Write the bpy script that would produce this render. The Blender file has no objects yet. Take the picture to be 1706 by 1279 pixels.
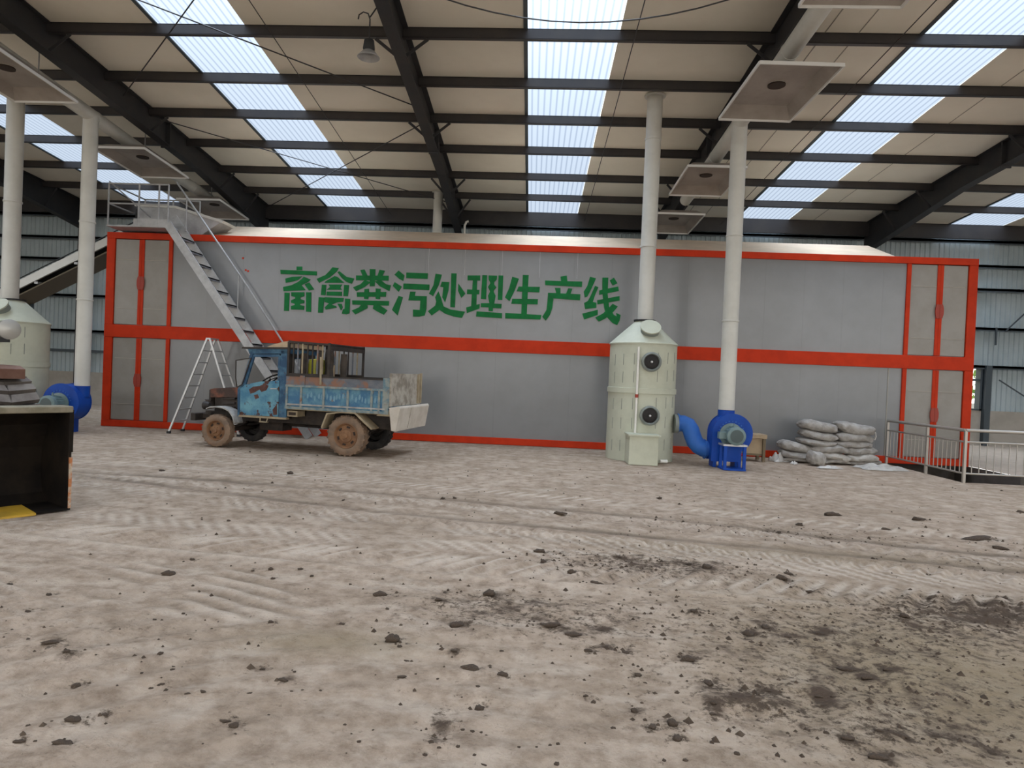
import bpy, bmesh, math, random
import numpy as np
from mathutils import Vector, Matrix, Euler
random.seed(7)
SC = bpy.context.scene
COL = SC.collection
PI = math.pi

# ------------------------------------------------------------------ camera
def make_camera():
    f, px, py, hgt, roll = 1120.0, 823.0, 640.0, 1.45, 0.0426
    dy = Vector((885 - px, 627 - py, f)).normalized()
    up = Vector((math.sin(roll), -math.cos(roll), 0.0))
    up = (up - dy * up.dot(dy)).normalized()
    dx = dy.cross(up)
    if dx.x < 0:
        dx = -dx
    right = Vector((dx.x, dy.x, up.x)); down = Vector((dx.y, dy.y, up.y)); fwd = Vector((dx.z, dy.z, up.z))
    m = Matrix.Identity(4)
    for i in range(3):
        m[i][0] = right[i]; m[i][1] = -down[i]; m[i][2] = -fwd[i]
    m[2][3] = hgt
    cd = bpy.data.cameras.new('camera')
    cd.sensor_width = 36.0; cd.sensor_fit = 'HORIZONTAL'
    cd.lens = f / 1706.0 * 36.0
    cd.shift_x = (853.0 - px) / 1706.0
    cd.clip_end = 300
    co = bpy.data.objects.new('camera', cd); COL.objects.link(co)
    co.matrix_world = m
    SC.camera = co
make_camera()

# ------------------------------------------------------------------ world, exposure
SKYLIGHT = 0.76        # own glow at a slant; emission is boosted straight down to light the floor
w = bpy.data.worlds.new('world'); SC.world = w; w.use_nodes = True
bg = w.node_tree.nodes['Background']
bg.inputs['Color'].default_value = (1.0, 0.985, 0.95, 1)
bg.inputs['Strength'].default_value = 2.1
SC.view_settings.view_transform = 'Standard'
SC.view_settings.look = 'None'
SC.view_settings.exposure = 0.20
SC.view_settings.gamma = 1.0
SC.view_settings.use_curve_mapping = False

# ------------------------------------------------------------------ materials
def nt(name):
    m = bpy.data.materials.new(name); m.use_nodes = True
    return m, m.node_tree, m.node_tree.nodes['Principled BSDF']

def mat(name, c1, c2=None, scale=4.0, lo=0.42, hi=0.62, rough=0.6, metal=0.0, bump=0.0, bscale=40.0,
        c3=None, scale3=9.0, lo3=0.58, hi3=0.62, stretch=(1, 1, 1), spec=0.5):
    m, t, p = nt(name)
    L = t.links.new
    p.inputs['Roughness'].default_value = rough
    p.inputs['Metallic'].default_value = metal
    p.inputs['Specular IOR Level'].default_value = spec
    p.inputs['Base Color'].default_value = (*c1, 1)
    if not (c2 or c3 or bump):
        return m
    tc = t.nodes.new('ShaderNodeTexCoord'); mp = t.nodes.new('ShaderNodeMapping')
    mp.inputs['Scale'].default_value = stretch
    L(tc.outputs['Object'], mp.inputs['Vector'])
    def noise(sc, det=5.0):
        n = t.nodes.new('ShaderNodeTexNoise'); n.inputs['Scale'].default_value = sc; n.inputs['Detail'].default_value = det
        n.inputs['Roughness'].default_value = 0.62
        L(mp.outputs['Vector'], n.inputs['Vector']); return n
    def step(n, a, b):
        r = t.nodes.new('ShaderNodeMapRange'); r.inputs['From Min'].default_value = a; r.inputs['From Max'].default_value = b
        L(n.outputs['Fac'], r.inputs['Value']); return r.outputs['Result']
    def mix(fac, a, b):
        x = t.nodes.new('ShaderNodeMix'); x.data_type = 'RGBA'
        L(fac, x.inputs['Factor'])
        for sock, v in ((x.inputs['A'], a), (x.inputs['B'], b)):
            if isinstance(v, tuple): sock.default_value = (*v, 1)
            else: L(v, sock)
        return x.outputs['Result']
    col = c1
    if c2: col = mix(step(noise(scale), lo, hi), col, c2)
    if c3: col = mix(step(noise(scale3, 7.0), lo3, hi3), col, c3)
    if not isinstance(col, tuple): L(col, p.inputs['Base Color'])
    if bump:
        b = t.nodes.new('ShaderNodeBump'); b.inputs['Strength'].default_value = bump; b.inputs['Distance'].default_value = 0.02
        L(noise(bscale).outputs['Fac'], b.inputs['Height']); L(b.outputs['Normal'], p.inputs['Normal'])
    return m

def emit_ribbed(name, ca, cb, strength, period):
    """lit fibreglass roof light: ribbed sheet that glows itself, boosted head-on to brighten the hall"""
    m = bpy.data.materials.new(name); m.use_nodes = True
    t = m.node_tree; L = t.links.new
    t.nodes.remove(t.nodes['Principled BSDF'])
    e = t.nodes.new('ShaderNodeEmission')
    ge = t.nodes.new('ShaderNodeNewGeometry'); dp = t.nodes.new('ShaderNodeVectorMath'); dp.operation = 'DOT_PRODUCT'
    L(ge.outputs['Incoming'], dp.inputs[0]); L(ge.outputs['Normal'], dp.inputs[1])
    def mth(op, a, b):
        n = t.nodes.new('ShaderNodeMath'); n.operation = op
        for k, v in ((0, a), (1, b)):
            if isinstance(v, (int, float)): n.inputs[k].default_value = v
            else: L(v, n.inputs[k])
        return n.outputs[0]
    cs = mth('ABSOLUTE', dp.outputs['Value'], 0)
    L(mth('ADD', mth('MULTIPLY', mth('POWER', cs, 5.0), strength * 20.0), strength), e.inputs['Strength'])
    L(e.outputs['Emission'], t.nodes['Material Output'].inputs['Surface'])
    tc = t.nodes.new('ShaderNodeTexCoord'); sx = t.nodes.new('ShaderNodeSeparateXYZ'); L(tc.outputs['Object'], sx.inputs['Vector'])
    mu = t.nodes.new('ShaderNodeMath'); mu.operation = 'MULTIPLY'; mu.inputs[1].default_value = 2 * PI / period; L(sx.outputs['X'], mu.inputs[0])
    si = t.nodes.new('ShaderNodeMath'); si.operation = 'SINE'; L(mu.outputs[0], si.inputs[0])
    r = t.nodes.new('ShaderNodeMapRange'); r.inputs['From Min'].default_value = 0.35; r.inputs['From Max'].default_value = 1.0; L(si.outputs[0], r.inputs['Value'])
    x = t.nodes.new('ShaderNodeMix'); x.data_type = 'RGBA'; L(r.outputs['Result'], x.inputs['Factor'])
    x.inputs['A'].default_value = (*ca, 1); x.inputs['B'].default_value = (*cb, 1)
    L(x.outputs['Result'], e.inputs['Color'])
    return m

M = {}
M['steel_dark'] = mat('dark steel paint', (0.024, 0.024, 0.027), (0.032, 0.030, 0.030), 3, rough=0.55)
M['purlin'] = mat('purlin steel', (0.026, 0.023, 0.024), (0.036, 0.031, 0.029), 2, rough=0.45)
M['roof'] = mat('roof sheet', (0.82, 0.77, 0.66), (0.76, 0.71, 0.60), 0.6, rough=0.6)
M['seam'] = mat('roof seam', (0.34, 0.32, 0.27), rough=0.6)
M['skylight'] = emit_ribbed('lit fibreglass', (0.69, 0.81, 0.97), (0.46, 0.56, 0.72), SKYLIGHT, 0.118)
M['wall'] = mat('wall sheet', (0.46, 0.53, 0.55), (0.39, 0.46, 0.48), 0.8, rough=0.5)
M['wall_light'] = mat('pale wall sheet', (0.50, 0.58, 0.61), rough=0.5)
M['girt'] = mat('girt steel', (0.05, 0.065, 0.075), rough=0.5)
M['plinth'] = mat('plinth render', (0.42, 0.38, 0.33), (0.36, 0.33, 0.28), 2, rough=0.9)
M['panel'] = mat('grey sandwich panel', (0.245, 0.248, 0.250), (0.222, 0.224, 0.224), 0.7, rough=0.17, bump=0.05, bscale=1.3, spec=0.4)
M['door_panel'] = mat('beige grey door sheet', (0.29, 0.27, 0.24), (0.25, 0.23, 0.20), 1.5, rough=0.35, bump=0.06, bscale=2.0)
M['red'] = mat('red paint', (0.56, 0.040, 0.010), (0.48, 0.034, 0.009), 3, rough=0.5, spec=0.12)
M['red_dark'] = mat('dull red paint', (0.33, 0.032, 0.014), rough=0.5)
M['green'] = mat('green lettering', (0.004, 0.155, 0.036), (0.004, 0.12, 0.028), 6, rough=0.55, spec=0.2)
M['cream'] = mat('cream roof sheet', (0.54, 0.43, 0.315), (0.47, 0.38, 0.285), 2, rough=0.9, spec=0.1)
M['galv'] = mat('galvanised steel', (0.42, 0.42, 0.42), (0.34, 0.34, 0.34), 6, rough=0.45, metal=0.3)
M['galv_dark'] = mat('galvanised tread', (0.20, 0.20, 0.21), rough=0.5, metal=0.3)
M['alu'] = mat('aluminium', (0.50, 0.50, 0.50), rough=0.35, metal=0.5)
M['stainless'] = mat('stainless tube', (0.42, 0.39, 0.35), rough=0.35, metal=0.6)
M['brownrail'] = mat('weathered rail', (0.10, 0.08, 0.05), rough=0.5, metal=0.2)
M['duct'] = mat('off white duct', (0.60, 0.59, 0.54), (0.54, 0.53, 0.48), 2, rough=0.4)
M['hood'] = mat('hood sheet', (0.33, 0.29, 0.255), (0.26, 0.225, 0.195), 1.6, rough=0.45, bump=0.25, bscale=2.2)
M['hood_rim'] = mat('hood rim', (0.70, 0.69, 0.66), rough=0.4)
M['dark_hole'] = mat('dark opening', (0.035, 0.022, 0.016), rough=0.8)
M['pp'] = mat('green grey plastic', (0.52, 0.53, 0.42), (0.46, 0.47, 0.37), 2.5, rough=0.55, spec=0.3)
M['pp_dark'] = mat('grey plastic', (0.20, 0.22, 0.20), rough=0.45)
M['seam_mark'] = mat('weld seam', (0.22, 0.23, 0.20), rough=0.6)
M['pvc'] = mat('white pvc', (0.74, 0.72, 0.66), rough=0.35)
M['glassdark'] = mat('dark porthole', (0.010, 0.008, 0.008), rough=0.45, spec=0.3)
M['black'] = mat('black', (0.012, 0.012, 0.012), rough=0.6)
M['blue'] = mat('blue fan paint', (0.008, 0.065, 0.36), (0.007, 0.05, 0.29), 3, rough=0.45, spec=0.2)
M['blue_light'] = mat('blue duct paint', (0.035, 0.14, 0.46), (0.03, 0.12, 0.40), 4, rough=0.5, spec=0.25)
M['motor'] = mat('motor grey green', (0.16, 0.23, 0.23), (0.12, 0.18, 0.18), 8, rough=0.4)
M['motor_dark'] = mat('motor fan cover', (0.06, 0.085, 0.085), rough=0.5)
M['tan_wood'] = mat('tan board', (0.40, 0.30, 0.19), (0.33, 0.25, 0.16), 6, rough=0.8)
M['wood_dark'] = mat('old wood', (0.16, 0.12, 0.07), rough=0.8)
M['sack'] = mat('woven sack', (0.37, 0.345, 0.315), (0.26, 0.24, 0.215), 7, rough=0.85, bump=0.5, bscale=22)
M['sack_pale'] = mat('pale sack', (0.45, 0.42, 0.38), (0.36, 0.33, 0.29), 6, rough=0.85, bump=0.5, bscale=22)
M['plastic_white'] = mat('dirty white film', (0.55, 0.53, 0.50), (0.40, 0.37, 0.34), 8, rough=0.5, bump=0.4, bscale=14)
M['concrete'] = mat('pit concrete', (0.13, 0.11, 0.095), (0.10, 0.085, 0.07), 3, rough=0.9)
M['pit_dark'] = mat('pit slurry', (0.02, 0.017, 0.015), rough=0.8)
M['clod'] = mat('manure clod', (0.046, 0.029, 0.017), (0.080, 0.053, 0.033), 12, rough=0.95, bump=0.5, bscale=60)
# truck
M['t_blue'] = mat('worn blue paint', (0.065, 0.19, 0.29), (0.15, 0.33, 0.40), 3.5, 0.40, 0.62, rough=0.6, c3=(0.075, 0.032, 0.024), scale3=4.6, lo3=0.565, hi3=0.60, spec=0.3)
M['t_bluedark'] = mat('dark blue cab paint', (0.028, 0.075, 0.14), (0.07, 0.16, 0.24), 5, 0.45, 0.62, rough=0.6, c3=(0.10, 0.06, 0.04), scale3=8, lo3=0.60, hi3=0.65, spec=0.3)
M['t_rust'] = mat('dark rust', (0.07, 0.026, 0.02), (0.12, 0.055, 0.04), 9, rough=0.8)
M['t_bed'] = mat('worn blue bed paint', (0.045, 0.14, 0.25), (0.11, 0.25, 0.32), 5, 0.42, 0.60, rough=0.65, c3=(0.20, 0.16, 0.12), scale3=7, lo3=0.60, hi3=0.66)
M['t_rail'] = mat('faded bed rail', (0.26, 0.28, 0.25), (0.11, 0.19, 0.23), 8, 0.45, 0.60, rough=0.7, c3=(0.22, 0.12, 0.08), scale3=6, lo3=0.58, hi3=0.66)
M['t_plank'] = mat('grey side plank', (0.11, 0.125, 0.15), (0.17, 0.17, 0.18), 4, rough=0.7, c3=(0.24, 0.12, 0.075), scale3=3.0, lo3=0.52, hi3=0.60)
M['t_dark'] = mat('greasy black metal', (0.022, 0.017, 0.014), (0.045, 0.032, 0.024), 6, rough=0.7)
M['t_hood'] = mat('rusted bonnet', (0.055, 0.03, 0.022), (0.28, 0.09, 0.045), 3, 0.48, 0.66, rough=0.7)
M['t_fender'] = mat('pale fender', (0.40, 0.39, 0.37), (0.25, 0.24, 0.22), 6, rough=0.5)
M['t_tan'] = mat('dusty tan metal', (0.38, 0.31, 0.20), (0.28, 0.22, 0.14), 5, rough=0.8)
M['t_roof'] = mat('tan cab roof', (0.50, 0.37, 0.24), (0.40, 0.30, 0.20), 4, rough=0.8)
M['t_gate'] = mat('caked tailgate', (0.40, 0.36, 0.30), (0.22, 0.19, 0.15), 7, 0.42, 0.62, rough=0.9)
M['t_flap'] = mat('dusty white flap', (0.58, 0.53, 0.46), (0.50, 0.45, 0.38), 5, rough=0.8)
M['tyre_dusty'] = mat('dusty tyre', (0.25, 0.165, 0.108), (0.17, 0.12, 0.085), 6, rough=0.9, bump=0.3, bscale=30)
M['tyre_dark'] = mat('dark tyre', (0.022, 0.020, 0.020), (0.05, 0.043, 0.038), 5, rough=0.85)
M['rim'] = mat('orange brown rim', (0.27, 0.14, 0.065), (0.20, 0.10, 0.05), 8, rough=0.7)
M['whitepaint'] = mat('faded white paint', (0.16, 0.30, 0.38), rough=0.7)
M['yellow'] = mat('yellow plastic', (0.38, 0.34, 0.03), rough=0.5)
M['tarp'] = mat('dark brown tarp', (0.045, 0.035, 0.028), (0.08, 0.06, 0.045), 5, rough=0.8)
# loader
M['bucket'] = mat('blackened bucket steel', (0.010, 0.008, 0.007), (0.020, 0.015, 0.011), 3, rough=0.8, spec=0.1)
M['bucket_rim'] = mat('muddy bucket rim', (0.17, 0.15, 0.10), (0.24, 0.21, 0.15), 6, rough=0.9)
M['orange'] = mat('worn orange edge', (0.42, 0.15, 0.05), (0.45, 0.37, 0.28), 9, 0.45, 0.55, rough=0.7)
M['loader_yellow'] = mat('loader yellow', (0.55, 0.33, 0.03), (0.40, 0.24, 0.03), 5, rough=0.5)
M['tyre_big'] = mat('loader tyre', (0.10, 0.082, 0.07), (0.15, 0.127, 0.108), 5, rough=0.85)
M['chrome'] = mat('lamp chrome', (0.42, 0.41, 0.38), rough=0.4, metal=0.6)
M['brown_plate'] = mat('brown fender plate', (0.12, 0.05, 0.03), (0.17, 0.09, 0.06), 3, rough=0.7)
M['leaf'] = mat('hedge leaf', (0.10, 0.24, 0.04), (0.28, 0.40, 0.08), 6, rough=0.7)
M['white_wall'] = mat('white rendered wall', (0.75, 0.75, 0.73), rough=0.8)
M['glass'] = None
def glass():
    m, t, p = nt('dusty glass')
    p.inputs['Base Color'].default_value = (0.55, 0.57, 0.56, 1); p.inputs['Roughness'].default_value = 0.8; p.inputs['Specular IOR Level'].default_value = 0.0
    L = t.links.new; tr = t.nodes.new('ShaderNodeBsdfTransparent'); mx = t.nodes.new('ShaderNodeMixShader'); mx.inputs[0].default_value = 0.14
    L(tr.outputs[0], mx.inputs[1]); L(p.outputs[0], mx.inputs[2]); L(mx.outputs[0], t.nodes['Material Output'].inputs['Surface'])
    return m
M['glass'] = glass()

# ------------------------------------------------------------------ mesh helpers
class MB:
    def __init__(s): s.v = []; s.f = []
    def add(s, vs, fs):
        o = len(s.v); s.v += [Vector(v) for v in vs]; s.f += [tuple(i + o for i in f) for f in fs]; return s
    def box(s, x0, x1, y0, y1, z0, z1, m=None):
        vs = [Vector((x, y, z)) for x in (x0, x1) for y in (y0, y1) for z in (z0, z1)]
        if m is not None: vs = [m @ v for v in vs]
        return s.add(vs, [(0, 1, 3, 2), (4, 6, 7, 5), (0, 4, 5, 1), (2, 3, 7, 6), (0, 2, 6, 4), (1, 5, 7, 3)])
    def bar(s, p, q, wd, ht, up=(0, 0, 1)):
        p = Vector(p); q = Vector(q); d = (q - p).normalized(); u = Vector(up)
        a = d.cross(u)
        if a.length < 1e-4: a = d.cross(Vector((0, 1, 0)))
        a.normalize(); b = a.cross(d)
        vs = [c + a * sa * wd / 2 + b * sb * ht / 2 for c in (p, q) for sa in (-1, 1) for sb in (-1, 1)]
        return s.add(vs, [(0, 1, 3, 2), (4, 6, 7, 5), (0, 4, 5, 1), (2, 3, 7, 6), (0, 2, 6, 4), (1, 5, 7, 3)])
    def tube(s, pts, r, n=12, caps=True):
        pts = [Vector(p) for p in pts]; rs = r if isinstance(r, (list, tuple)) else [r] * len(pts)
        t0 = (pts[1] - pts[0]).normalized()
        a = t0.cross(Vector((0, 0, 1)))
        if a.length < 1e-3: a = t0.cross(Vector((0, 1, 0)))
        a.normalize(); vs = []; fs = []
        for i, p in enumerate(pts):
            t = (pts[min(i + 1, len(pts) - 1)] - pts[max(i - 1, 0)]).normalized()
            a = (a - t * a.dot(t)).normalized(); b = t.cross(a)
            for k in range(n):
                an = 2 * PI * k / n
                vs.append(p + (a * math.cos(an) + b * math.sin(an)) * rs[i])
        for i in range(len(pts) - 1):
            for k in range(n):
                k2 = (k + 1) % n
                fs.append((i * n + k, i * n + k2, (i + 1) * n + k2, (i + 1) * n + k))
        if caps:
            fs.append(tuple(range(n - 1, -1, -1))); fs.append(tuple((len(pts) - 1) * n + k for k in range(n)))
        return s.add(vs, fs)
    def cyl(s, p, q, r, r2=None, n=24): return s.tube([p, q], [r, r if r2 is None else r2], n)
    def lathe(s, prof, c, axis='Z', n=32, closed=False):
        """prof: (radius, along) pairs around axis through c"""
        vs = []; fs = []; c = Vector(c); m = len(prof)
        for k in range(n):
            an = 2 * PI * k / n; ca, sa = math.cos(an), math.sin(an)
            for r, h in prof:
                if axis == 'Z': vs.append(c + Vector((r * ca, r * sa, h)))
                elif axis == 'Y': vs.append(c + Vector((r * ca, h, r * sa)))
                else: vs.append(c + Vector((h, r * ca, r * sa)))
        for k in range(n):
            k2 = (k + 1) % n
            for i in range(m if closed else m - 1):
                j = (i + 1) % m
                fs.append((k * m + i, k2 * m + i, k2 * m + j, k * m + j))
        return s.add(vs, fs)
    def prism(s, poly, a, b, plane='XZ'):
        """2D polygon extruded from a to b along the third axis"""
        n = len(poly)
        def P(u, v, h): return Vector((u, h, v)) if plane == 'XZ' else Vector((h, u, v)) if plane == 'YZ' else Vector((u, v, h))
        vs = [P(u, v, h) for h in (a, b) for u, v in poly]
        fs = [tuple(range(n)), tuple(range(2 * n - 1, n - 1, -1))] + [(i, (i + 1) % n, n + (i + 1) % n, n + i) for i in range(n)]
        return s.add(vs, fs)
    def build(s, name, m, parent=None, world=True, smooth=False, bevel=0.0):
        """ONE mesh object; with world=True the vertices are world points, else points in the thing's own space"""
        vs = s.v
        if parent is not None and world:
            inv = world_of(parent).inverted(); vs = [inv @ v for v in vs]
        me = bpy.data.meshes.new(name); me.from_pydata([tuple(v) for v in vs], [], s.f)
        bm = bmesh.new(); bm.from_mesh(me); bmesh.ops.recalc_face_normals(bm, faces=bm.faces); bm.to_mesh(me); bm.free()
        if smooth:
            for p in me.polygons: p.use_smooth = True
            me.set_sharp_from_angle(angle=math.radians(38))
        me.materials.append(M[m] if isinstance(m, str) else m)
        o = bpy.data.objects.new(name, me); COL.objects.link(o)
        if parent is not None: o.parent = parent
        if bevel:
            b = o.modifiers.new('bevel', 'BEVEL'); b.width = bevel; b.segments = 2; b.limit_method = 'ANGLE'
        return o

def world_of(o):
    m = Matrix.LocRotScale(o.location, o.rotation_euler, o.scale)
    return world_of(o.parent) @ m if o.parent else m

def tag(o, label=None, cat=None, group=None, kind=None):
    for k, v in (('label', label), ('category', cat), ('group', group), ('kind', kind)):
        if v: o[k] = v
    return o
def thing(name, loc, label, cat, rz=0.0, group=None):
    o = bpy.data.objects.new(name, None); COL.objects.link(o)
    o.location = loc; o.rotation_euler = (0, 0, rz); o.empty_display_size = 0.2
    return tag(o, label, cat, group)
def structure(o): o['kind'] = 'structure'; return o
def copy_tree(o, parent=None):
    c = o.copy(); COL.objects.link(c)
    if parent is not None: c.parent = parent
    for ch in list(o.children): copy_tree(ch, c)
    return c
def zp(y):                      # height of the purlin line of the sloping roof, ridge above the camera
    return 6.158 + 0.07 * (19.5 - (y if y > -1 else -2 - y))
GLYPHS = [[[(-5042,3555),(-4921,3559),(-4918,3485),(-5039,3481)],[(-5388,3477),(-4603,3469),(-4600,3384),(-5377,3388)],[(-5274,3292),(-5132,3337),(-4921,3351),(-5001,3274),(-5150,3225),(-5263,3206)],[(-4875,3350),(-4726,3291),(-4802,3229),(-4921,3166),(-4826,3065),(-5302,3026),(-5316,3115),(-5140,3158),(-4999,3230),(-4911,3307)],[(-4854,3183),(-4757,3231),(-4646,3086),(-4758,3060)],[(-5278,2997),(-5172,2994),(-5172,2615),(-5276,2614)],[(-4817,3021),(-4704,3025),(-4695,2610),(-4801,2613)],[(-5135,3010),(-4855,3020),(-4852,2938),(-4934,2906),(-4933,2876),(-4848,2849),(-4846,2790),(-4936,2772),(-4935,2750),(-4844,2731),(-4848,2649),(-5125,2646),(-5128,2720),(-5049,2746),(-5049,2768),(-5131,2787),(-5133,2839),(-5046,2879),(-5047,2909),(-5131,2928)]],[[(-4273,3566),(-4137,3555),(-4179,3480),(-4324,3349),(-4546,3231),(-4602,3310),(-4417,3398),(-4330,3490)],[(-4163,3466),(-4119,3489),(-3965,3376),(-3798,3345),(-3846,3232),(-3960,3265),(-4069,3350)],[(-4220,3382),(-4160,3370),(-4005,3249),(-4425,3235),(-4411,3265)],[(-4484,3196),(-4390,3192),(-4400,2969),(-4498,2973)],[(-4010,3205),(-3905,3201),(-3919,2971),(-4016,2971)],[(-4341,3201),(-4048,3211),(-4091,3150),(-4051,3100),(-4375,3091),(-4309,3147)],[(-4373,3051),(-4050,3060),(-4046,2971),(-4377,2967)],[(-4542,2927),(-4421,2924),(-4438,2604),(-4544,2601)],[(-4414,2931),(-4007,2931),(-4019,2849),(-4154,2830),(-4257,2781),(-4166,2755),(-4149,2719),(-4381,2673),(-4405,2717),(-4318,2802),(-4409,2828)],[(-4138,2808),(-4047,2804),(-4022,2731),(-4057,2670)],[(-3977,2917),(-3871,2914),(-3874,2610),(-3933,2586),(-4032,2597),(-4013,2687),(-3976,2703)]],[[(-3477,3555),(-3355,3555),(-3358,3198),(-3463,3194)],[(-3763,3412),(-3069,3428),(-3069,3325),(-3759,3309)],[(-3678,3526),(-3589,3544),(-3516,3413),(-3621,3403)],[(-3268,3547),(-3155,3529),(-3203,3417),(-3307,3420)],[(-3573,3323),(-3444,3283),(-3567,3176),(-3750,3081),(-3818,3159),(-3659,3231)],[(-3362,3301),(-3229,3335),(-3121,3250),(-3016,3231),(-3041,3105),(-3239,3194)],[(-3573,3131),(-3476,3142),(-3482,2920),(-3572,2924)],[(-3334,3154),(-3229,3150),(-3235,2929),(-3325,2933)],[(-3734,3059),(-3107,3088),(-3111,2985),(-3723,2963)],[(-3825,2886),(-3040,2899),(-3044,2803),(-3814,2797)],[(-3620,2812),(-3492,2794),(-3489,2735),(-3746,2593),(-3824,2671),(-3670,2744)],[(-3365,2799),(-3238,2811),(-3070,2706),(-3140,2608),(-3277,2669),(-3377,2725)]],[[(-2950,3454),(-2864,3545),(-2734,3447),(-2758,3328),(-2842,3369)],[(-2977,3218),(-2936,3300),(-2783,3210),(-2846,3097)],[(-2843,3016),(-2752,2990),(-2848,2603),(-2972,2717)],[(-2699,3507),(-2243,3507),(-2246,3390),(-2697,3389)],[(-2749,3277),(-2200,3274),(-2202,3156),(-2752,3159)],[(-2601,3113),(-2487,3114),(-2501,3028),(-2249,3030),(-2245,2758),(-2277,2624),(-2394,2594),(-2521,2593),(-2527,2740),(-2385,2735),(-2378,2930),(-2634,2928)]],[[(-2083,3505),(-1949,3488),(-2007,3266),(-2116,3034),(-2207,3083),(-2118,3262)],[(-1943,3341),(-1788,3339),(-1796,3170),(-1859,2911),(-1923,3019),(-1909,3225),(-1976,3237)],[(-2009,3141),(-1952,3018),(-1886,2830),(-1735,2769),(-1432,2736),(-1492,2602),(-1670,2625),(-1850,2677),(-1971,2753),(-2129,2630),(-2214,2715),(-2063,2838),(-2045,2927),(-2071,3014)],[(-1752,3524),(-1641,3524),(-1649,2816),(-1745,2820)],[(-1596,3317),(-1440,3110),(-1524,3019),(-1597,3163)]],[[(-1411,3491),(-1147,3500),(-1142,3391),(-1407,3389)],[(-1294,3495),(-1206,3498),(-1201,2855),(-1311,2851)],[(-1407,3199),(-1149,3200),(-1153,3105),(-1410,3103)],[(-1413,2825),(-1130,2908),(-1133,2813),(-1394,2708)],[(-1103,3509),(-1003,3508),(-1002,3008),(-1112,3011)],[(-766,3513),(-667,3513),(-664,3005),(-760,3009)],[(-971,3506),(-795,3505),(-799,3424),(-848,3371),(-846,3320),(-800,3264),(-848,3203),(-847,3160),(-807,3088),(-830,2926),(-676,2925),(-679,2830),(-855,2831),(-852,2765),(-940,2769),(-943,2842),(-1105,2843),(-1108,2924),(-932,2930),(-968,3082),(-928,3171),(-976,3265),(-928,3347),(-967,3418)],[(-1192,2752),(-660,2735),(-656,2626),(-1197,2642)]],[[(-479,3497),(-339,3458),(-416,3215),(-516,2985),(-615,3062),(-535,3254)],[(-262,3541),(-141,3542),(-147,2714),(-263,2710)],[(-339,3297),(102,3305),(95,3189),(-379,3194)],[(-460,3038),(72,3050),(69,2940),(-478,2935)],[(-594,2741),(159,2725),(141,2630),(-589,2625)]],[[(516,3530),(645,3557),(665,3427),(535,3422)],[(201,3440),(968,3444),(966,3332),(208,3345)],[(410,3294),(526,3298),(532,3168),(452,3165)],[(686,3297),(773,3292),(735,3168),(640,3172)],[(273,3188),(941,3182),(939,3056),(391,3076),(377,2879),(333,2732),(251,2612),(175,2689),(256,2831),(270,3020)]],[[(1123,3551),(1247,3519),(1143,3254),(1083,3136),(1033,3120),(1006,3235),(1073,3354)],[(1232,3366),(1305,3340),(1240,3171),(1203,3032),(1276,3020),(1280,2912),(1051,2881),(1024,3004),(1101,3050),(1167,3197)],[(997,2785),(1311,2876),(1315,2768),(1039,2663)],[(1375,3538),(1498,3542),(1498,3209),(1538,2950),(1646,2780),(1705,2753),(1687,2825),(1782,2785),(1766,2669),(1720,2573),(1625,2613),(1504,2731),(1439,2917),(1389,3220)],[(1529,3485),(1612,3546),(1689,3433),(1598,3386)],[(1322,3275),(1706,3368),(1725,3275),(1326,3181)],[(1288,3071),(1744,3174),(1748,3080),(1299,2985)],[(1607,3010),(1717,2956),(1615,2822),(1477,2701),(1343,2631),(1267,2715),(1415,2800),(1525,2906)]]]
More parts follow.
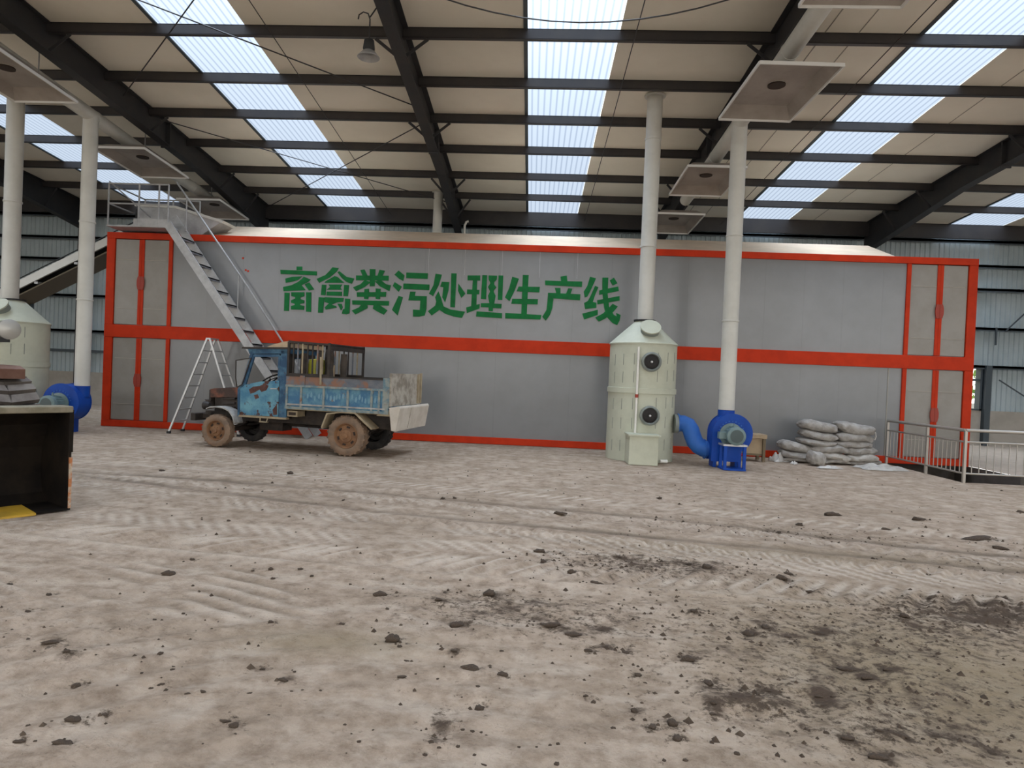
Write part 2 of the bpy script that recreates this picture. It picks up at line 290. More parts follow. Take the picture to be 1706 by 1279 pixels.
CLODS = [(-3268,4100,48,50),(-2901,3958,33,66),(-2814,3674,49,40),(-2519,3298,24,32),(-2353,3234,88,58),(-2185,3119,37,44),(-2065,3159,13,20),(-1767,3206,27,55),(-2408,4438,105,122),(-2430,4797,40,57),(-2474,4757,19,38),(-2728,6037,36,73),(-2267,6341,30,60),(-2631,6585,26,53),(-1956,3781,23,42),(-1411,3710,38,54),(-1963,2870,44,62),(-1756,3028,15,31),(-1624,3055,26,32),(-1654,3120,19,19),(-1065,3132,16,32),(-1084,3037,63,27),(-1759,2559,71,74),(-1679,2635,32,20),(-1697,2418,92,59),(-1917,2525,21,24),(-1838,2548,13,13),(-1190,2668,46,35),(-1129,2621,41,68),(-1099,2565,17,13),(-1036,2742,13,18),(-887,2966,16,21),(-1011,2941,18,17),(-969,2960,14,17),(-1191,2910,25,21),(-1385,2871,29,32),(-1439,2842,29,16),(-1598,2919,35,25),(-1629,2887,25,25),(-1775,2871,13,20),(-1812,2426,16,20),(-1863,2408,50,20),(-1461,4570,28,56),(-1588,4708,40,54),(-1781,4646,39,74),(-1910,4649,31,42),(-1691,4460,38,49),(-1233,3158,32,34),(-1808,4057,13,27),(-2059,3661,25,33),(-3038,7581,25,51),(-4827,8627,70,141),(-3178,8873,90,154),(-2004,7271,35,70),(-960,7728,54,109),(-830,7765,55,87),(-562,7343,26,52),(362,7071,153,120),(1645,8395,69,138),(650,7743,28,56),(158,5324,57,114),(134,5583,109,105),(369,4998,98,120),(-299,5091,28,57),(789,5576,40,74),(515,4799,85,66),(647,4798,17,34),(-1161,4468,21,43),(-919,4288,104,125),(-211,4394,85,140),(-366,3832,107,107),(-524,4192,58,59),(-684,3564,87,139),(-631,3488,30,47),(172,3875,109,90),(294,3772,93,54),(-236,3296,104,105),(-76,3255,68,64),(-141,3303,16,26),(-95,3512,30,29),(364,3590,57,49),(565,3613,45,50),(463,3652,38,32),(591,3342,35,67),(310,3077,32,31),(344,3037,25,44),(518,2980,37,74),(570,2838,35,70),(659,2869,50,98),(655,2758,39,78),(-385,3175,15,31),(-553,3150,44,43),(-494,3200,13,25),(-251,3010,10,17),(-86,3117,10,18),(30,3250,11,20),(127,3285,13,20),(-168,2947,46,74),(-220,2737,19,25),(-179,2733,19,29),(-142,2733,13,26),(-120,2714,13,14),(-224,2596,18,32),(-296,2576,22,22),(-343,2534,22,31),(-156,2551,16,22),(-116,2501,26,18),(14,2634,13,26),(84,2640,11,22),(138,2664,15,24),(169,2673,18,31),(277,2689,9,17),(158,2531,22,44),(573,2605,16,33),(-610,2572,18,29),(-656,2633,9,17),(-580,2683,13,17),(-701,2703,17,21),(-638,2496,7,12),(-1017,3766,45,48),(-810,4014,28,47),(-510,4426,31,38),(-341,3449,36,34),(-566,3342,29,27),(613,3268,23,20),(407,2826,25,26),(734,4320,15,30),(572,4265,21,42),(78,3970,19,30),(50,3966,16,30),(472,3918,48,36),(-187,3114,21,33),(7252,10678,45,90),(2897,7257,82,124),(3532,7926,245,147),(3801,7299,112,99),(3958,7336,28,56),(4477,7910,155,175),(4581,7046,357,230),(4543,6665,129,144),(3027,5997,36,67),(2505,6763,50,101),(2926,6743,35,71),(1933,5128,94,124),(1689,5405,27,55),(1433,5334,77,135),(1322,5443,49,99),(2061,5333,68,80),(2045,4875,71,67),(2243,4674,30,61),(2454,4436,65,92),(2590,4536,23,46),(1345,4033,72,135),(1480,4150,52,102),(1789,4125,67,80),(1569,4016,43,53),(883,3566,76,106),(920,3288,41,82),(879,3052,32,55),(852,2969,36,37),(871,2679,28,42),(654,2607,23,29),(1717,3607,91,76),(1934,3612,65,49),(1762,3490,75,71),(1958,2859,35,47),(1706,2901,20,23),(1299,2880,30,39),(1422,2706,86,51),(1360,2825,60,47),(1529,2911,36,27),(1612,2894,62,39),(1789,2946,47,40),(1418,3172,34,19),(1271,3219,28,29),(1425,3253,46,35),(2240,3311,16,25),(1484,3238,29,24),(1196,3267,35,40),(1083,4283,38,61),(3491,5048,37,71),(3243,4868,45,44),(2914,4958,36,45),(6246,8842,108,144)]

# ------------------------------------------------------------------ the setting: floor
rng = np.random.default_rng(3)
def vnoise(x, y, sc, seed):
    g = np.random.default_rng(seed).random((256, 256))
    u = x * sc; v = y * sc
    i = np.floor(u).astype(int); j = np.floor(v).astype(int); a = u - i; b = v - j
    a = a * a * (3 - 2 * a); b = b * b * (3 - 2 * b)
    G = lambda p, q: g[p % 256, q % 256]
    return (G(i, j) * (1 - a) + G(i + 1, j) * a) * (1 - b) + (G(i, j + 1) * (1 - a) + G(i + 1, j + 1) * a) * b
def blob(x, y, cx, cy, rx, ry): return np.exp(-(((x - cx) / rx) ** 2 + ((y - cy) / ry) ** 2))
PIT = ((7.18, 8.95, 11.5, 14.6), (8.95, 13.0, 11.5, 12.7))
def clod_smear(x, y):
    s = np.zeros(np.shape(x))
    for cx, cy, sx, sy in CLODS:
        if sx > 30:
            cx, cy, rx, ry = cx / 1000 + sx / 4000, cy / 1000 + .01, max(sx / 1000 * .75, .05), max(sy / 1000 * .5, .05)
            m = (np.abs(x - cx) < 3 * rx) & (np.abs(y - cy) < 3 * ry)
            s[m] += .55 * blob(x[m], y[m], cx, cy, rx, ry)
    return np.minimum(s, .5)
def stain_of(x, y):
    s = 0.62 * blob(x, y, 3.5, 4.75, 1.0, 0.28) + 0.45 * blob(x, y, 3.0, 4.35, 0.8, 0.5)
    s += 0.62 * blob(x, y, 1.0, 5.4, 0.9, 0.42) + 0.55 * blob(x, y, -0.1, 4.15, 0.8, 0.42) + 0.46 * blob(x, y, 1.7, 3.9, 1.1, 1.0) + .2 * blob(x, y, 1.6, 3.0, 1.2, 0.6)
    s += 0.62 * blob(x, y, -0.31, 2.75, 0.08, 0.22) + 0.12 * blob(x, y, 1.7, 2.95, 0.6, 0.35) + 0.3 * blob(x, y, 2.6, 6.9, 1.6, 0.4)
    s += 0.5 * blob(x, y, 1.05, 3.15, 0.17, 0.13) + 0.22 * blob(x, y, -2.3, 3.4, 0.9, 0.4) + 0.3 * blob(x, y, 4.2, 6.0, 1.2, 0.5)
    s += clod_smear(x, y)
    return s
def rut_y(x, pts):
    return np.interp(x, [p[0] for p in pts], [p[1] for p in pts])
RUT1 = [(-9, 8.6), (-5.8, 8.33), (-3.5, 8.12), (-2, 7.89), (-0.2, 7.56), (1.6, 7.19), (3.5, 6.6), (6, 6.1), (9, 5.7)]
RUT2 = [(-9, 8.7), (-5.6, 8.04), (-2, 6.98), (-0.4, 6.63), (0.7, 6.45), (2.4, 6.15), (4.5, 5.8), (9, 5.3)]
RUT3 = [(-9, 5.7), (-4, 5.16), (-2.9, 5.0), (-1.4, 4.84), (-0.7, 4.79), (1, 4.72), (4, 4.5), (9, 4.3)]
def relief(x, y):
    h = (vnoise(x, y, 1.3, 11) - 0.5) * 0.022 + (vnoise(x, y, 4.5, 12) - 0.5) * 0.020 + (vnoise(x, y, 13.0, 13) - 0.5) * 0.013
    s = np.clip(stain_of(x, y), 0, 1)
    h = h * (0.55 + 0.9 * s) + s * (vnoise(x, y, 9.0, 14) - 0.45) * 0.035
    for R, wd, dp in ((RUT1, 0.09, 0.014), (RUT2, 0.085, 0.012)):
        d = y - rut_y(x, R)
        h -= dp * np.exp(-(d / wd) ** 2)
        band = np.exp(-((d + 0.30) / 0.16) ** 4)
        h += band * 0.02 * np.sin((x + 0.8 * np.abs(d + 0.3)) * 2 * PI / 0.17) * np.clip(2 * vnoise(x, y, 1.7, 43), .2, 1)
    d3 = y - rut_y(x, RUT3)
    h += 0.014 * np.exp(-(d3 / 0.04) ** 2)
    h += np.exp(-((d3 - 0.32) / 0.22) ** 4) * 0.016 * np.sin((x - 0.7 * d3) * 2 * PI / 0.19)
    # curved tyre ripples near the camera on the left
    r = np.hypot(x + 0.2, y - 1.2)
    near = 1 / (1 + np.exp((x + 0.2) * 4)) * np.exp(-((y - 3.0) / 0.9) ** 4)
    h += near * 0.010 * (0.3 + 1.2 * vnoise(x, y, 1.1, 41)) * np.sin(r * 2 * PI / 0.23 + 2.2 * vnoise(x, y, 2.0, 15))
    rip = np.exp(-((y - 4.3) / 0.55) ** 4) / (1 + np.exp((x + 0.6) * 3))
    h += rip * 0.012 * np.clip(2.2 * vnoise(x, y, 3.1, 42) - .6, 0, 1) * np.sin((y * 1.0 + x * 0.35) * 2 * PI / 0.16 + 4 * vnoise(x, y, 1.5, 16))
    fade = np.clip((12.3 - y) / 2.5, 0.25, 1)
    h = np.minimum(h, 0.035) * fade
    return h - 0.006
def make_floor():
    xs = np.concatenate([np.arange(-21, -9, 0.5), np.arange(-9, -4, 0.07), np.arange(-4, 5, 0.035), np.arange(5, 9, 0.07), np.arange(9, 21.01, 0.5)])
    ys = np.concatenate([np.arange(-9, 1.5, 0.5), np.arange(1.5, 6.5, 0.03), np.arange(6.5, 9, 0.05), np.arange(9, 14.6, 0.1), np.arange(14.6, 20.7, 0.5)])
    for a, b, c, d in PIT:
        for v in (a, b): xs[np.argmin(np.abs(xs - v))] = v
        for v in (c, d): ys[np.argmin(np.abs(ys - v))] = v
    X, Y = np.meshgrid(xs, ys); Z = relief(X, Y)
    nx, ny = len(xs), len(ys)
    me = bpy.data.meshes.new('floor')
    idx = np.arange(nx * ny).reshape(ny, nx)
    cx = (X[:-1, :-1] + X[1:, 1:]) / 2; cy = (Y[:-1, :-1] + Y[1:, 1:]) / 2
    keep = np.ones(cx.shape, bool)
    for a, b, c, d in PIT: keep &= ~((cx > a) & (cx < b) & (cy > c) & (cy < d))
    q = np.stack([idx[:-1, :-1], idx[:-1, 1:], idx[1:, 1:], idx[1:, :-1]], -1)[keep]
    me.vertices.add(nx * ny); me.vertices.foreach_set('co', np.stack([X, Y, Z], -1).astype(np.float32).ravel())
    me.loops.add(q.size); me.loops.foreach_set('vertex_index', q.astype(np.int32).ravel())
    me.polygons.add(len(q)); me.polygons.foreach_set('loop_start', (np.arange(len(q)) * 4).astype(np.int32))
    me.polygons.foreach_set('use_smooth', np.ones(len(q), bool))
    me.update(); me.validate()
    at = me.attributes.new('stain', 'FLOAT', 'POINT'); at.data.foreach_set('value', stain_of(X, Y).astype(np.float32).ravel())
    yel = 0.8 * blob(X, Y, -1.0, 3.5, 0.45, 0.18) + 0.95 * blob(X, Y, 2.3, 3.5, 1.2, 1.2) + 0.5 * blob(X, Y, 2.5, 6.0, 2.0, 0.25)
    rut_shade = np.zeros(X.shape); lug = np.zeros(X.shape)
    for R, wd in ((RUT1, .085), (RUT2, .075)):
        d = Y - rut_y(X, R); rut_shade += np.exp(-(d / wd) ** 2) * (.5 + .5 * vnoise(X, Y, 1.1, 51)); rut_shade += .45 * np.exp(-((d + .50) / .08) ** 2) * vnoise(X, Y, .9, 52)
    for R, o_, wd, k_ in ((RUT1, -.30, .14, 1), (RUT2, -.42, .20, 1), (RUT3, .38, .20, -1), (RUT3, .85, .16, 1), (RUT1, .75, .15, -1)):
        d = Y - rut_y(X, R) - o_; lug += np.exp(-(d / wd) ** 4) * np.clip(np.sin((X + k_ * .75 * d) * 2 * PI / 0.16) * 1.4, 0, 1) * np.clip(2.6 * vnoise(X, Y, 1.7, 43 + int(9 * wd)) - .55, 0, 1)
    d = Y - rut_y(X, RUT3); lug += .9 * np.exp(-(d / .05) ** 2) * vnoise(X, Y, .8, 53)
    rr = np.sin((Y + X * .35) * 2 * PI / .16 + 4 * vnoise(X, Y, 1.5, 16)); msk = np.exp(-((Y - 4.2) / .6) ** 4) / (1 + np.exp((X + .6) * 3)) * np.clip(2.4 * vnoise(X, Y, 3.1, 42) - .8, 0, 1)
    lug += msk * np.clip(rr, 0, 1) * .8; rut_shade += msk * np.clip(-rr, 0, 1) * .35  # ripple crests coloured lighter, troughs darker, to stand in for shading of the relief
    at = me.attributes.new('rut_shade', 'FLOAT', 'POINT'); at.data.foreach_set('value', np.clip(rut_shade, 0, 1).astype(np.float32).ravel())
    lug = np.maximum(lug, .95 * ((X > 8.95) & (Y > 12.65)))
    at = me.attributes.new('lug', 'FLOAT', 'POINT'); at.data.foreach_set('value', np.clip(lug, 0, 1).astype(np.float32).ravel())
    at = me.attributes.new('tint', 'FLOAT', 'POINT'); at.data.foreach_set('value', yel.astype(np.float32).ravel())
    m, t, p = nt('dirt floor'); L = t.links.new
    p.inputs['Roughness'].default_value = 0.95; p.inputs['Specular IOR Level'].default_value = 0.2
    tc = t.nodes.new('ShaderNodeTexCoord')
    def noise(sc, det, rg=0.6, vec=None):
        n = t.nodes.new('ShaderNodeTexNoise'); n.inputs['Scale'].default_value = sc; n.inputs['Detail'].default_value = det; n.inputs['Roughness'].default_value = rg
        L(vec or tc.outputs['Object'], n.inputs['Vector']); return n.outputs['Fac']
    def rngn(v, a, b):
        r = t.nodes.new('ShaderNodeMapRange'); r.inputs['From Min'].default_value = a; r.inputs['From Max'].default_value = b; L(v, r.inputs['Value']); return r.outputs['Result']
    def mix(fac, a, b):
        x = t.nodes.new('ShaderNodeMix'); x.data_type = 'RGBA'; L(fac, x.inputs['Factor'])
        for k, v in (('A', a), ('B', b)):
            if isinstance(v, tuple): x.inputs[k].default_value = (*v, 1)
            else: L(v, x.inputs[k])
        return x.outputs['Result']
    def math2(op, a, b):
        x = t.nodes.new('ShaderNodeMath'); x.operation = op
        for k, v in ((0, a), (1, b)):
            if isinstance(v, float): x.inputs[k].default_value = v
            else: L(v, x.inputs[k])
        return x.outputs[0]
    sa = t.nodes.new('ShaderNodeAttribute'); sa.attribute_name = 'stain'
    ta = t.nodes.new('ShaderNodeAttribute'); ta.attribute_name = 'tint'
    col = mix(rngn(noise(0.9, 6), 0.38, 0.62), (0.49, 0.38, 0.288), (0.39, 0.297, 0.218))
    col = mix(rngn(noise(7.0, 8, 0.7), 0.42, 0.66), col, (0.26, 0.19, 0.134))
    mpw = t.nodes.new('ShaderNodeMapping'); mpw.inputs['Scale'].default_value = (0.9, 1.25, 1); mpw.inputs['Rotation'].default_value = (0, 0, 0.12)
    L(tc.outputs['Object'], mpw.inputs['Vector'])
    col = mix(rngn(noise(3.2, 7, 0.65, mpw.outputs['Vector']), 0.50, 0.70), col, (0.53, 0.43, 0.338))
    col = mix(math2('MULTIPLY', ta.outputs['Fac'], 0.75), col, (0.25, 0.19, 0.11))
    la = t.nodes.new('ShaderNodeAttribute'); la.attribute_name = 'lug'; ra = t.nodes.new('ShaderNodeAttribute'); ra.attribute_name = 'rut_shade'
    col = mix(math2('MULTIPLY', la.outputs['Fac'], 0.6), col, (0.66, 0.56, 0.46))  # lug crests painted pale as if lit, plus pale floor past the pit
    col = mix(math2('MULTIPLY', ra.outputs['Fac'], 0.75), col, (0.12, 0.09, 0.065))  # compacted dirt in the ruts, darkened further to stand in for shade
    # dark manure: speckles, denser where the stain attribute is high
    fine = math2('ADD', noise(19.0, 9, 0.78), math2('MULTIPLY', sa.outputs['Fac'], 0.26))
    col = mix(rngn(fine, 0.61, 0.72), col, (0.085, 0.060, 0.040))
    mid = math2('ADD', noise(5.0, 6, 0.65), math2('MULTIPLY', sa.outputs['Fac'], 0.30))
    col = mix(rngn(mid, 0.66, 0.84), col, (0.085, 0.058, 0.040))
    L(col, p.inputs['Base Color'])
    b1 = t.nodes.new('ShaderNodeBump'); b1.inputs['Strength'].default_value = 0.8; b1.inputs['Distance'].default_value = 0.025
    L(noise(45.0, 8, 0.7), b1.inputs['Height'])
    b2 = t.nodes.new('ShaderNodeBump'); b2.inputs['Strength'].default_value = 0.7; b2.inputs['Distance'].default_value = 0.06
    L(noise(9.0, 5, 0.6, mpw.outputs['Vector']), b2.inputs['Height']); L(b1.outputs['Normal'], b2.inputs['Normal']); L(b2.outputs['Normal'], p.inputs['Normal'])
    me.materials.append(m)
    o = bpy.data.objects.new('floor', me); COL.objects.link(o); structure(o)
    M['dirt'] = m
make_floor()
b = MB()
for a, c, d, e in PIT: b.box(a - .02, c + .02, d - .02, e + .02, -0.95, -0.9)
structure(b.build('floor.001', 'pit_dark'))
b = MB()
t_ = 0.12
b.box(7.06, 7.18, 11.38, 14.72, -0.95, -0.02); b.box(7.18, 13.1, 11.38, 11.5, -0.95, -0.02)
b.box(8.95, 13.1, 12.7, 12.82, -0.95, -0.005); b.box(8.95, 9.07, 12.82, 14.72, -0.95, -0.03); b.box(13.0, 13.1, 11.5, 12.7, -0.95, -0.02); b.box(7.18, 8.95, 14.6, 14.72, -0.95, -0.03)
structure(b.build('trim_1', 'concrete'))
b = MB(); b.box(-90, 90, -90, 90, -0.45, -0.40)
m = mat('yard', (0.36, 0.32, 0.27), (0.30, 0.27, 0.22), 0.5, rough=0.9)
# yard outside, open in the middle where the hall floor and its pit lie
b = MB(); b.box(-90, 90, -90, -9, -0.3, -0.02); b.box(-90, 90, 20.6, 90, -0.3, -0.02); b.box(-90, -21, -9, 20.6, -0.3, -0.02); b.box(21, 90, -9, 20.6, -0.3, -0.02)
structure(b.build('floor.002', m))

# ------------------------------------------------------------------ the setting: roof
SKY = [(-12.2, -10.78), (-6.27, -4.82), (-0.30, 1.155), (5.70, 7.18), (11.62, 13.1)]
def slab(bm, x0, x1, dz, th, y0=20.5, y1=-9.0):
    ys = (y0, -1.0, y1)
    poly = [(y, zp(y) + dz) for y in ys] + [(y, zp(y) + dz + th) for y in reversed(ys)]
    bm.prism(poly, x0, x1, 'YZ')
b = MB(); xs = [-21.5] + [v for s in SKY for v in s] + [21.5]
for i in range(0, len(xs), 2): slab(b, xs[i], xs[i + 1], 0.10, 0.06)
structure(b.build('ceiling', 'roof'))
for i, (x0, x1) in enumerate(SKY):
    b = MB(); slab(b, x0 + .004, x1 - .004, 0.11, 0.02)
    structure(b.build('window_%d' % (i + 2), 'skylight'))
    b = MB(); slab(b, x0 - 0.05, x0 + .015, 0.085, 0.02)
    structure(b.build('trim_%d' % (i + 2), 'girt'))
b = MB()
for x in (-9.9, 4.25, 4.75, 7.85):
    slab(b, x, x + 0.012, 0.092, 0.01)
structure(b.build('trim_7', 'seam'))
# purlins beyond the frame, overhead and behind the photographer
b = MB()
y = 9.07
while y > -9:
    z = zp(y); b.box(-21, 21, y - .035, y + .035, z - .085, z + .085); y -= 1.52
structure(b.build('ceiling.001', 'purlin'))
PUR = [19.75, 18.2, 16.68, 15.08, 13.56, 12.11, 10.6]
ordn = ['nearest the back wall', 'second from the back wall', 'third from the back wall', 'fourth from the back wall', 'fifth from the back wall',
        'sixth from the back wall', 'seventh from it, highest in view']
for y, od in zip(PUR, ordn):
    z = zp(y); h = 0.12 if y < 19.5 else 0.60
    b = MB(); b.box(-21, 21, y - .006, y + .006, z - h / 2, z + .10)
    b.box(-21, 21, y - .006, y + .07, z - h / 2 - .006, z - h / 2 + .006); b.box(-21, 21, y - .006, y + .07, z + .088, z + .10)
    b.box(-21, 21, y + .058, y + .07, z - h / 2, z - h / 2 + .025)
    o = b.build('roof_purlin', 'purlin')
    tag(o, 'long dark steel purlin under the roof sheets, ' + od, 'beam', 'roof purlins')
RAF = [(-13.9, 'far left dark rafter sloping down behind the two left white pipes'), (-8.13, 'dark sloping rafter beside the left row of hoods'),
       (-2.27, 'dark sloping rafter in mid photo between the left and centre skylights'), (3.53, 'dark sloping rafter above the right white duct and its hoods'),
       (9.42, 'dark rafter at far right sloping down to the red corner of the container')]
for x, lb in RAF:
    t = thing('roof_rafter', (x, 19.8, 0), lb, 'beam', group='sloping roof rafters')
    def low(y): return zp(y) - 0.37 - 0.05 * max(0, min(1, (y - 4) / 12)) - 0.33 * max(0, min(1, (y - 15.5) / 4.5))
    pts = [20.0, 15.5, 12.0, 4.0, -1.0, -9.0]
    top = [(y, zp(y) + 0.085) for y in pts]; bot = [(y, low(y)) for y in pts]
    b = MB(); b.prism([(a, c - .012) for a, c in top] + [(a, c + .012) for a, c in reversed(bot)], x - .008, x + .008, 'YZ'); b.build('web', 'steel_dark', t)
    b = MB(); b.prism(top + [(a, c - .014) for a, c in reversed(top)], x - .1, x + .1, 'YZ'); b.build('flange', 'steel_dark', t)
    b = MB(); b.prism(bot + [(a, c + .014) for a, c in reversed(bot)], x - .1, x + .1, 'YZ'); b.build('flange', 'steel_dark', t)
    b = MB(); b.box(x - .1, x + .1, 19.86, 20.04, -0.01, low(20.0)); b.build('column', 'steel_dark', t)
    b = MB(); b.box(x - .1, x + .1, 14.22, 14.25, low(14.2) - .05, zp(14.2) + .08); b.build('splice_plate', 'steel_dark', t)
    for i, y in enumerate(PUR):
        if i % 2 == 0 and 0 < i or i == 1:
            for sgn in (-1, 1):
                b = MB(); b.bar((x + sgn * .06, y, low(y) + .03), (x + sgn * .42, y, zp(y) - .09), .05, .012, (0, 1, 0)); b.build('fly_brace', 'steel_dark', t)
def rod(p, q, label, r=0.011, sag=0.0, nm='brace_rod', grp='roof bracing rods'):
    p = Vector(p); q = Vector(q); pts = []
    for i in range(13):
        u = i / 12; v = p.lerp(q, u); v.z -= sag * 4 * u * (1 - u); pts.append(v)
    o = MB().tube(pts, r, 6).build(nm, 'steel_dark', smooth=True)
    tag(o, label, 'cable' if 'cable' in nm else 'rod', grp)
rod((-7.9, 7.95, 6.85), (-2.45, 12.75, 6.5), 'long thin bracing rod running down to the mid rafter, nearest the top left')
rod((-3.6, 8.0, 6.79), (-8.0, 12.5, 6.48), 'thin bracing rod running from the top edge down to the left rafter')
rod((-7.95, 13.6, 6.46), (-2.5, 18.4, 6.12), 'thin bracing rod starting beside the left rafter low behind the skylight')
rod((-2.45, 13.5, 6.41), (-7.9, 19.2, 6.01), 'thin bracing rod running down leftwards from the mid rafter across the skylight')
rod((1.36, 20, 6.02), (1.36, 7, 6.93), 'thin straight rod along the right side of the centre skylight', 0.008)
rod((-4.33, 20, 6.02), (-4.33, 7, 6.93), 'thin straight rod along the right side of the left skylight', 0.008)
rod((5.25, 20, 6.02), (5.25, 7, 6.93), 'thin straight rod along the left side of the right skylight', 0.008)
rod((-1.75, 8.5, 6.33), (2.6, 8.5, 6.33), 'black cable sagging across the top of the centre skylight', 0.009, 0.44, 'hanging_cable', 'hanging cables')

# ------------------------------------------------------------------ the setting: walls
def corrugated(name, m, axis, pos, a0, a1, z0, z1, pitch=0.14, dep=0.025):
    n = int((a1 - a0) / pitch); vs = []; fs = []
    prof = []
    for i in range(n):
        x = a0 + i * pitch
        prof += [(x, 0), (x + pitch * .55, 0), (x + pitch * .67, dep), (x + pitch * .88, dep)]
    prof.append((a1, 0))
    for u, d in prof:
        for z in (z0, z1): vs.append((u, pos - d, z) if axis == 'X' else (pos - d, u, z))
    for i in range(len(prof) - 1): fs.append((2 * i, 2 * i + 2, 2 * i + 3, 2 * i + 1))
    return structure(MB().add(vs, fs).build(name, m))
WX0, WX1, WZ0, WZ1 = 11.6, 12.98, 1.0, 2.25
corrugated('wall_back', 'wall', 'X', 20.3, -21, WX0, 0.9, 6.3)
corrugated('wall_back.001', 'wall', 'X', 20.3, WX1, 21, 0.9, 6.3)
corrugated('wall_back.002', 'wall', 'X', 20.3, WX0, WX1, WZ1, 6.3)
b = MB(); b.box(-21, 21, 20.15, 20.4, -0.02, 1.0); structure(b.build('wall_back.003', 'plinth'))
corrugated('wall_left', 'wall', 'Y', -20.9, 7, 20.3, 0, 7.2); corrugated('wall_right', 'wall', 'Y', 20.9, 7, 20.3, 0, 7.2)
k = 8
for z in (5.85, 5.15, 4.48, 3.36, 2.27):
    b = MB(); b.box(-21, 21, 20.08, 20.25, z - .035, z + .035); b.box(-21, 21, 20.08, 20.10, z - .07, z + .035); structure(b.build('trim_%d' % k, 'girt')); k += 1
b = MB(); b.box(-21, -9.5, 20.08, 20.25, 1.61, 1.69); structure(b.build('trim_%d' % k, 'girt')); k += 1
# opening in the back wall: frame, sill and mid bar
b = MB(); b.box(WX0, WX0 + .06, 20.12, 20.34, WZ0, WZ1); b.box(WX1 - .06, WX1, 20.12, 20.34, WZ0, WZ1); b.box(WX0, WX1, 20.12, 20.34, WZ0, WZ0 + .05); b.box(WX0, WX1, 20.12, 20.34, WZ1 - .05, WZ1)
b.box(WX0, WX1, 20.14, 20.30, 1.85, 1.91)
structure(b.build('window_1', 'girt'))
b = MB(); b.box(13.0, 13.16, 20.0, 20.15, 0, 2.3); structure(b.build('trim_%d' % k, 'girt')); k += 1
b = MB()
b.bar((13.5, 20.06, 3.3), (14.6, 20.06, 4.45), .03, .03); b.bar((13.25, 20.06, 2.9), (13.25, 20.06, 3.4), .04, .04); b.bar((13.4, 20.06, 1.9), (14.8, 20.06, 1.05), .03, .03)
structure(b.build('trim_%d' % k, 'girt')); k += 1
# outside the opening
b = MB(); b.box(8, 18, 23.9, 24.1, -0.02, 1.15); tag(b.build('yard_wall', 'white_wall'), 'low white wall outside the opening at far right', 'wall')
b = MB()
for i in range(900):
    c = Vector((random.uniform(9, 17), random.uniform(24.6, 26.4), random.uniform(0.1, 3.4)))
    a = Vector((random.gauss(0, 1), random.gauss(0, 1), random.gauss(0, 1))).normalized(); e = a.orthogonal().normalized(); s_ = random.uniform(.12, .3)
    b.add([c - a * s_, c + e * s_ * .5, c + a * s_, c - e * s_ * .5], [(0, 1, 2, 3)])
for x in (10, 12, 14, 16): b.cyl((x, 25.5, -0.02), (x, 25.5, 2.4), .06, n=8)
tag(b.build('hedge', 'leaf'), 'bright green hedge seen through the opening beside the container', 'hedge')

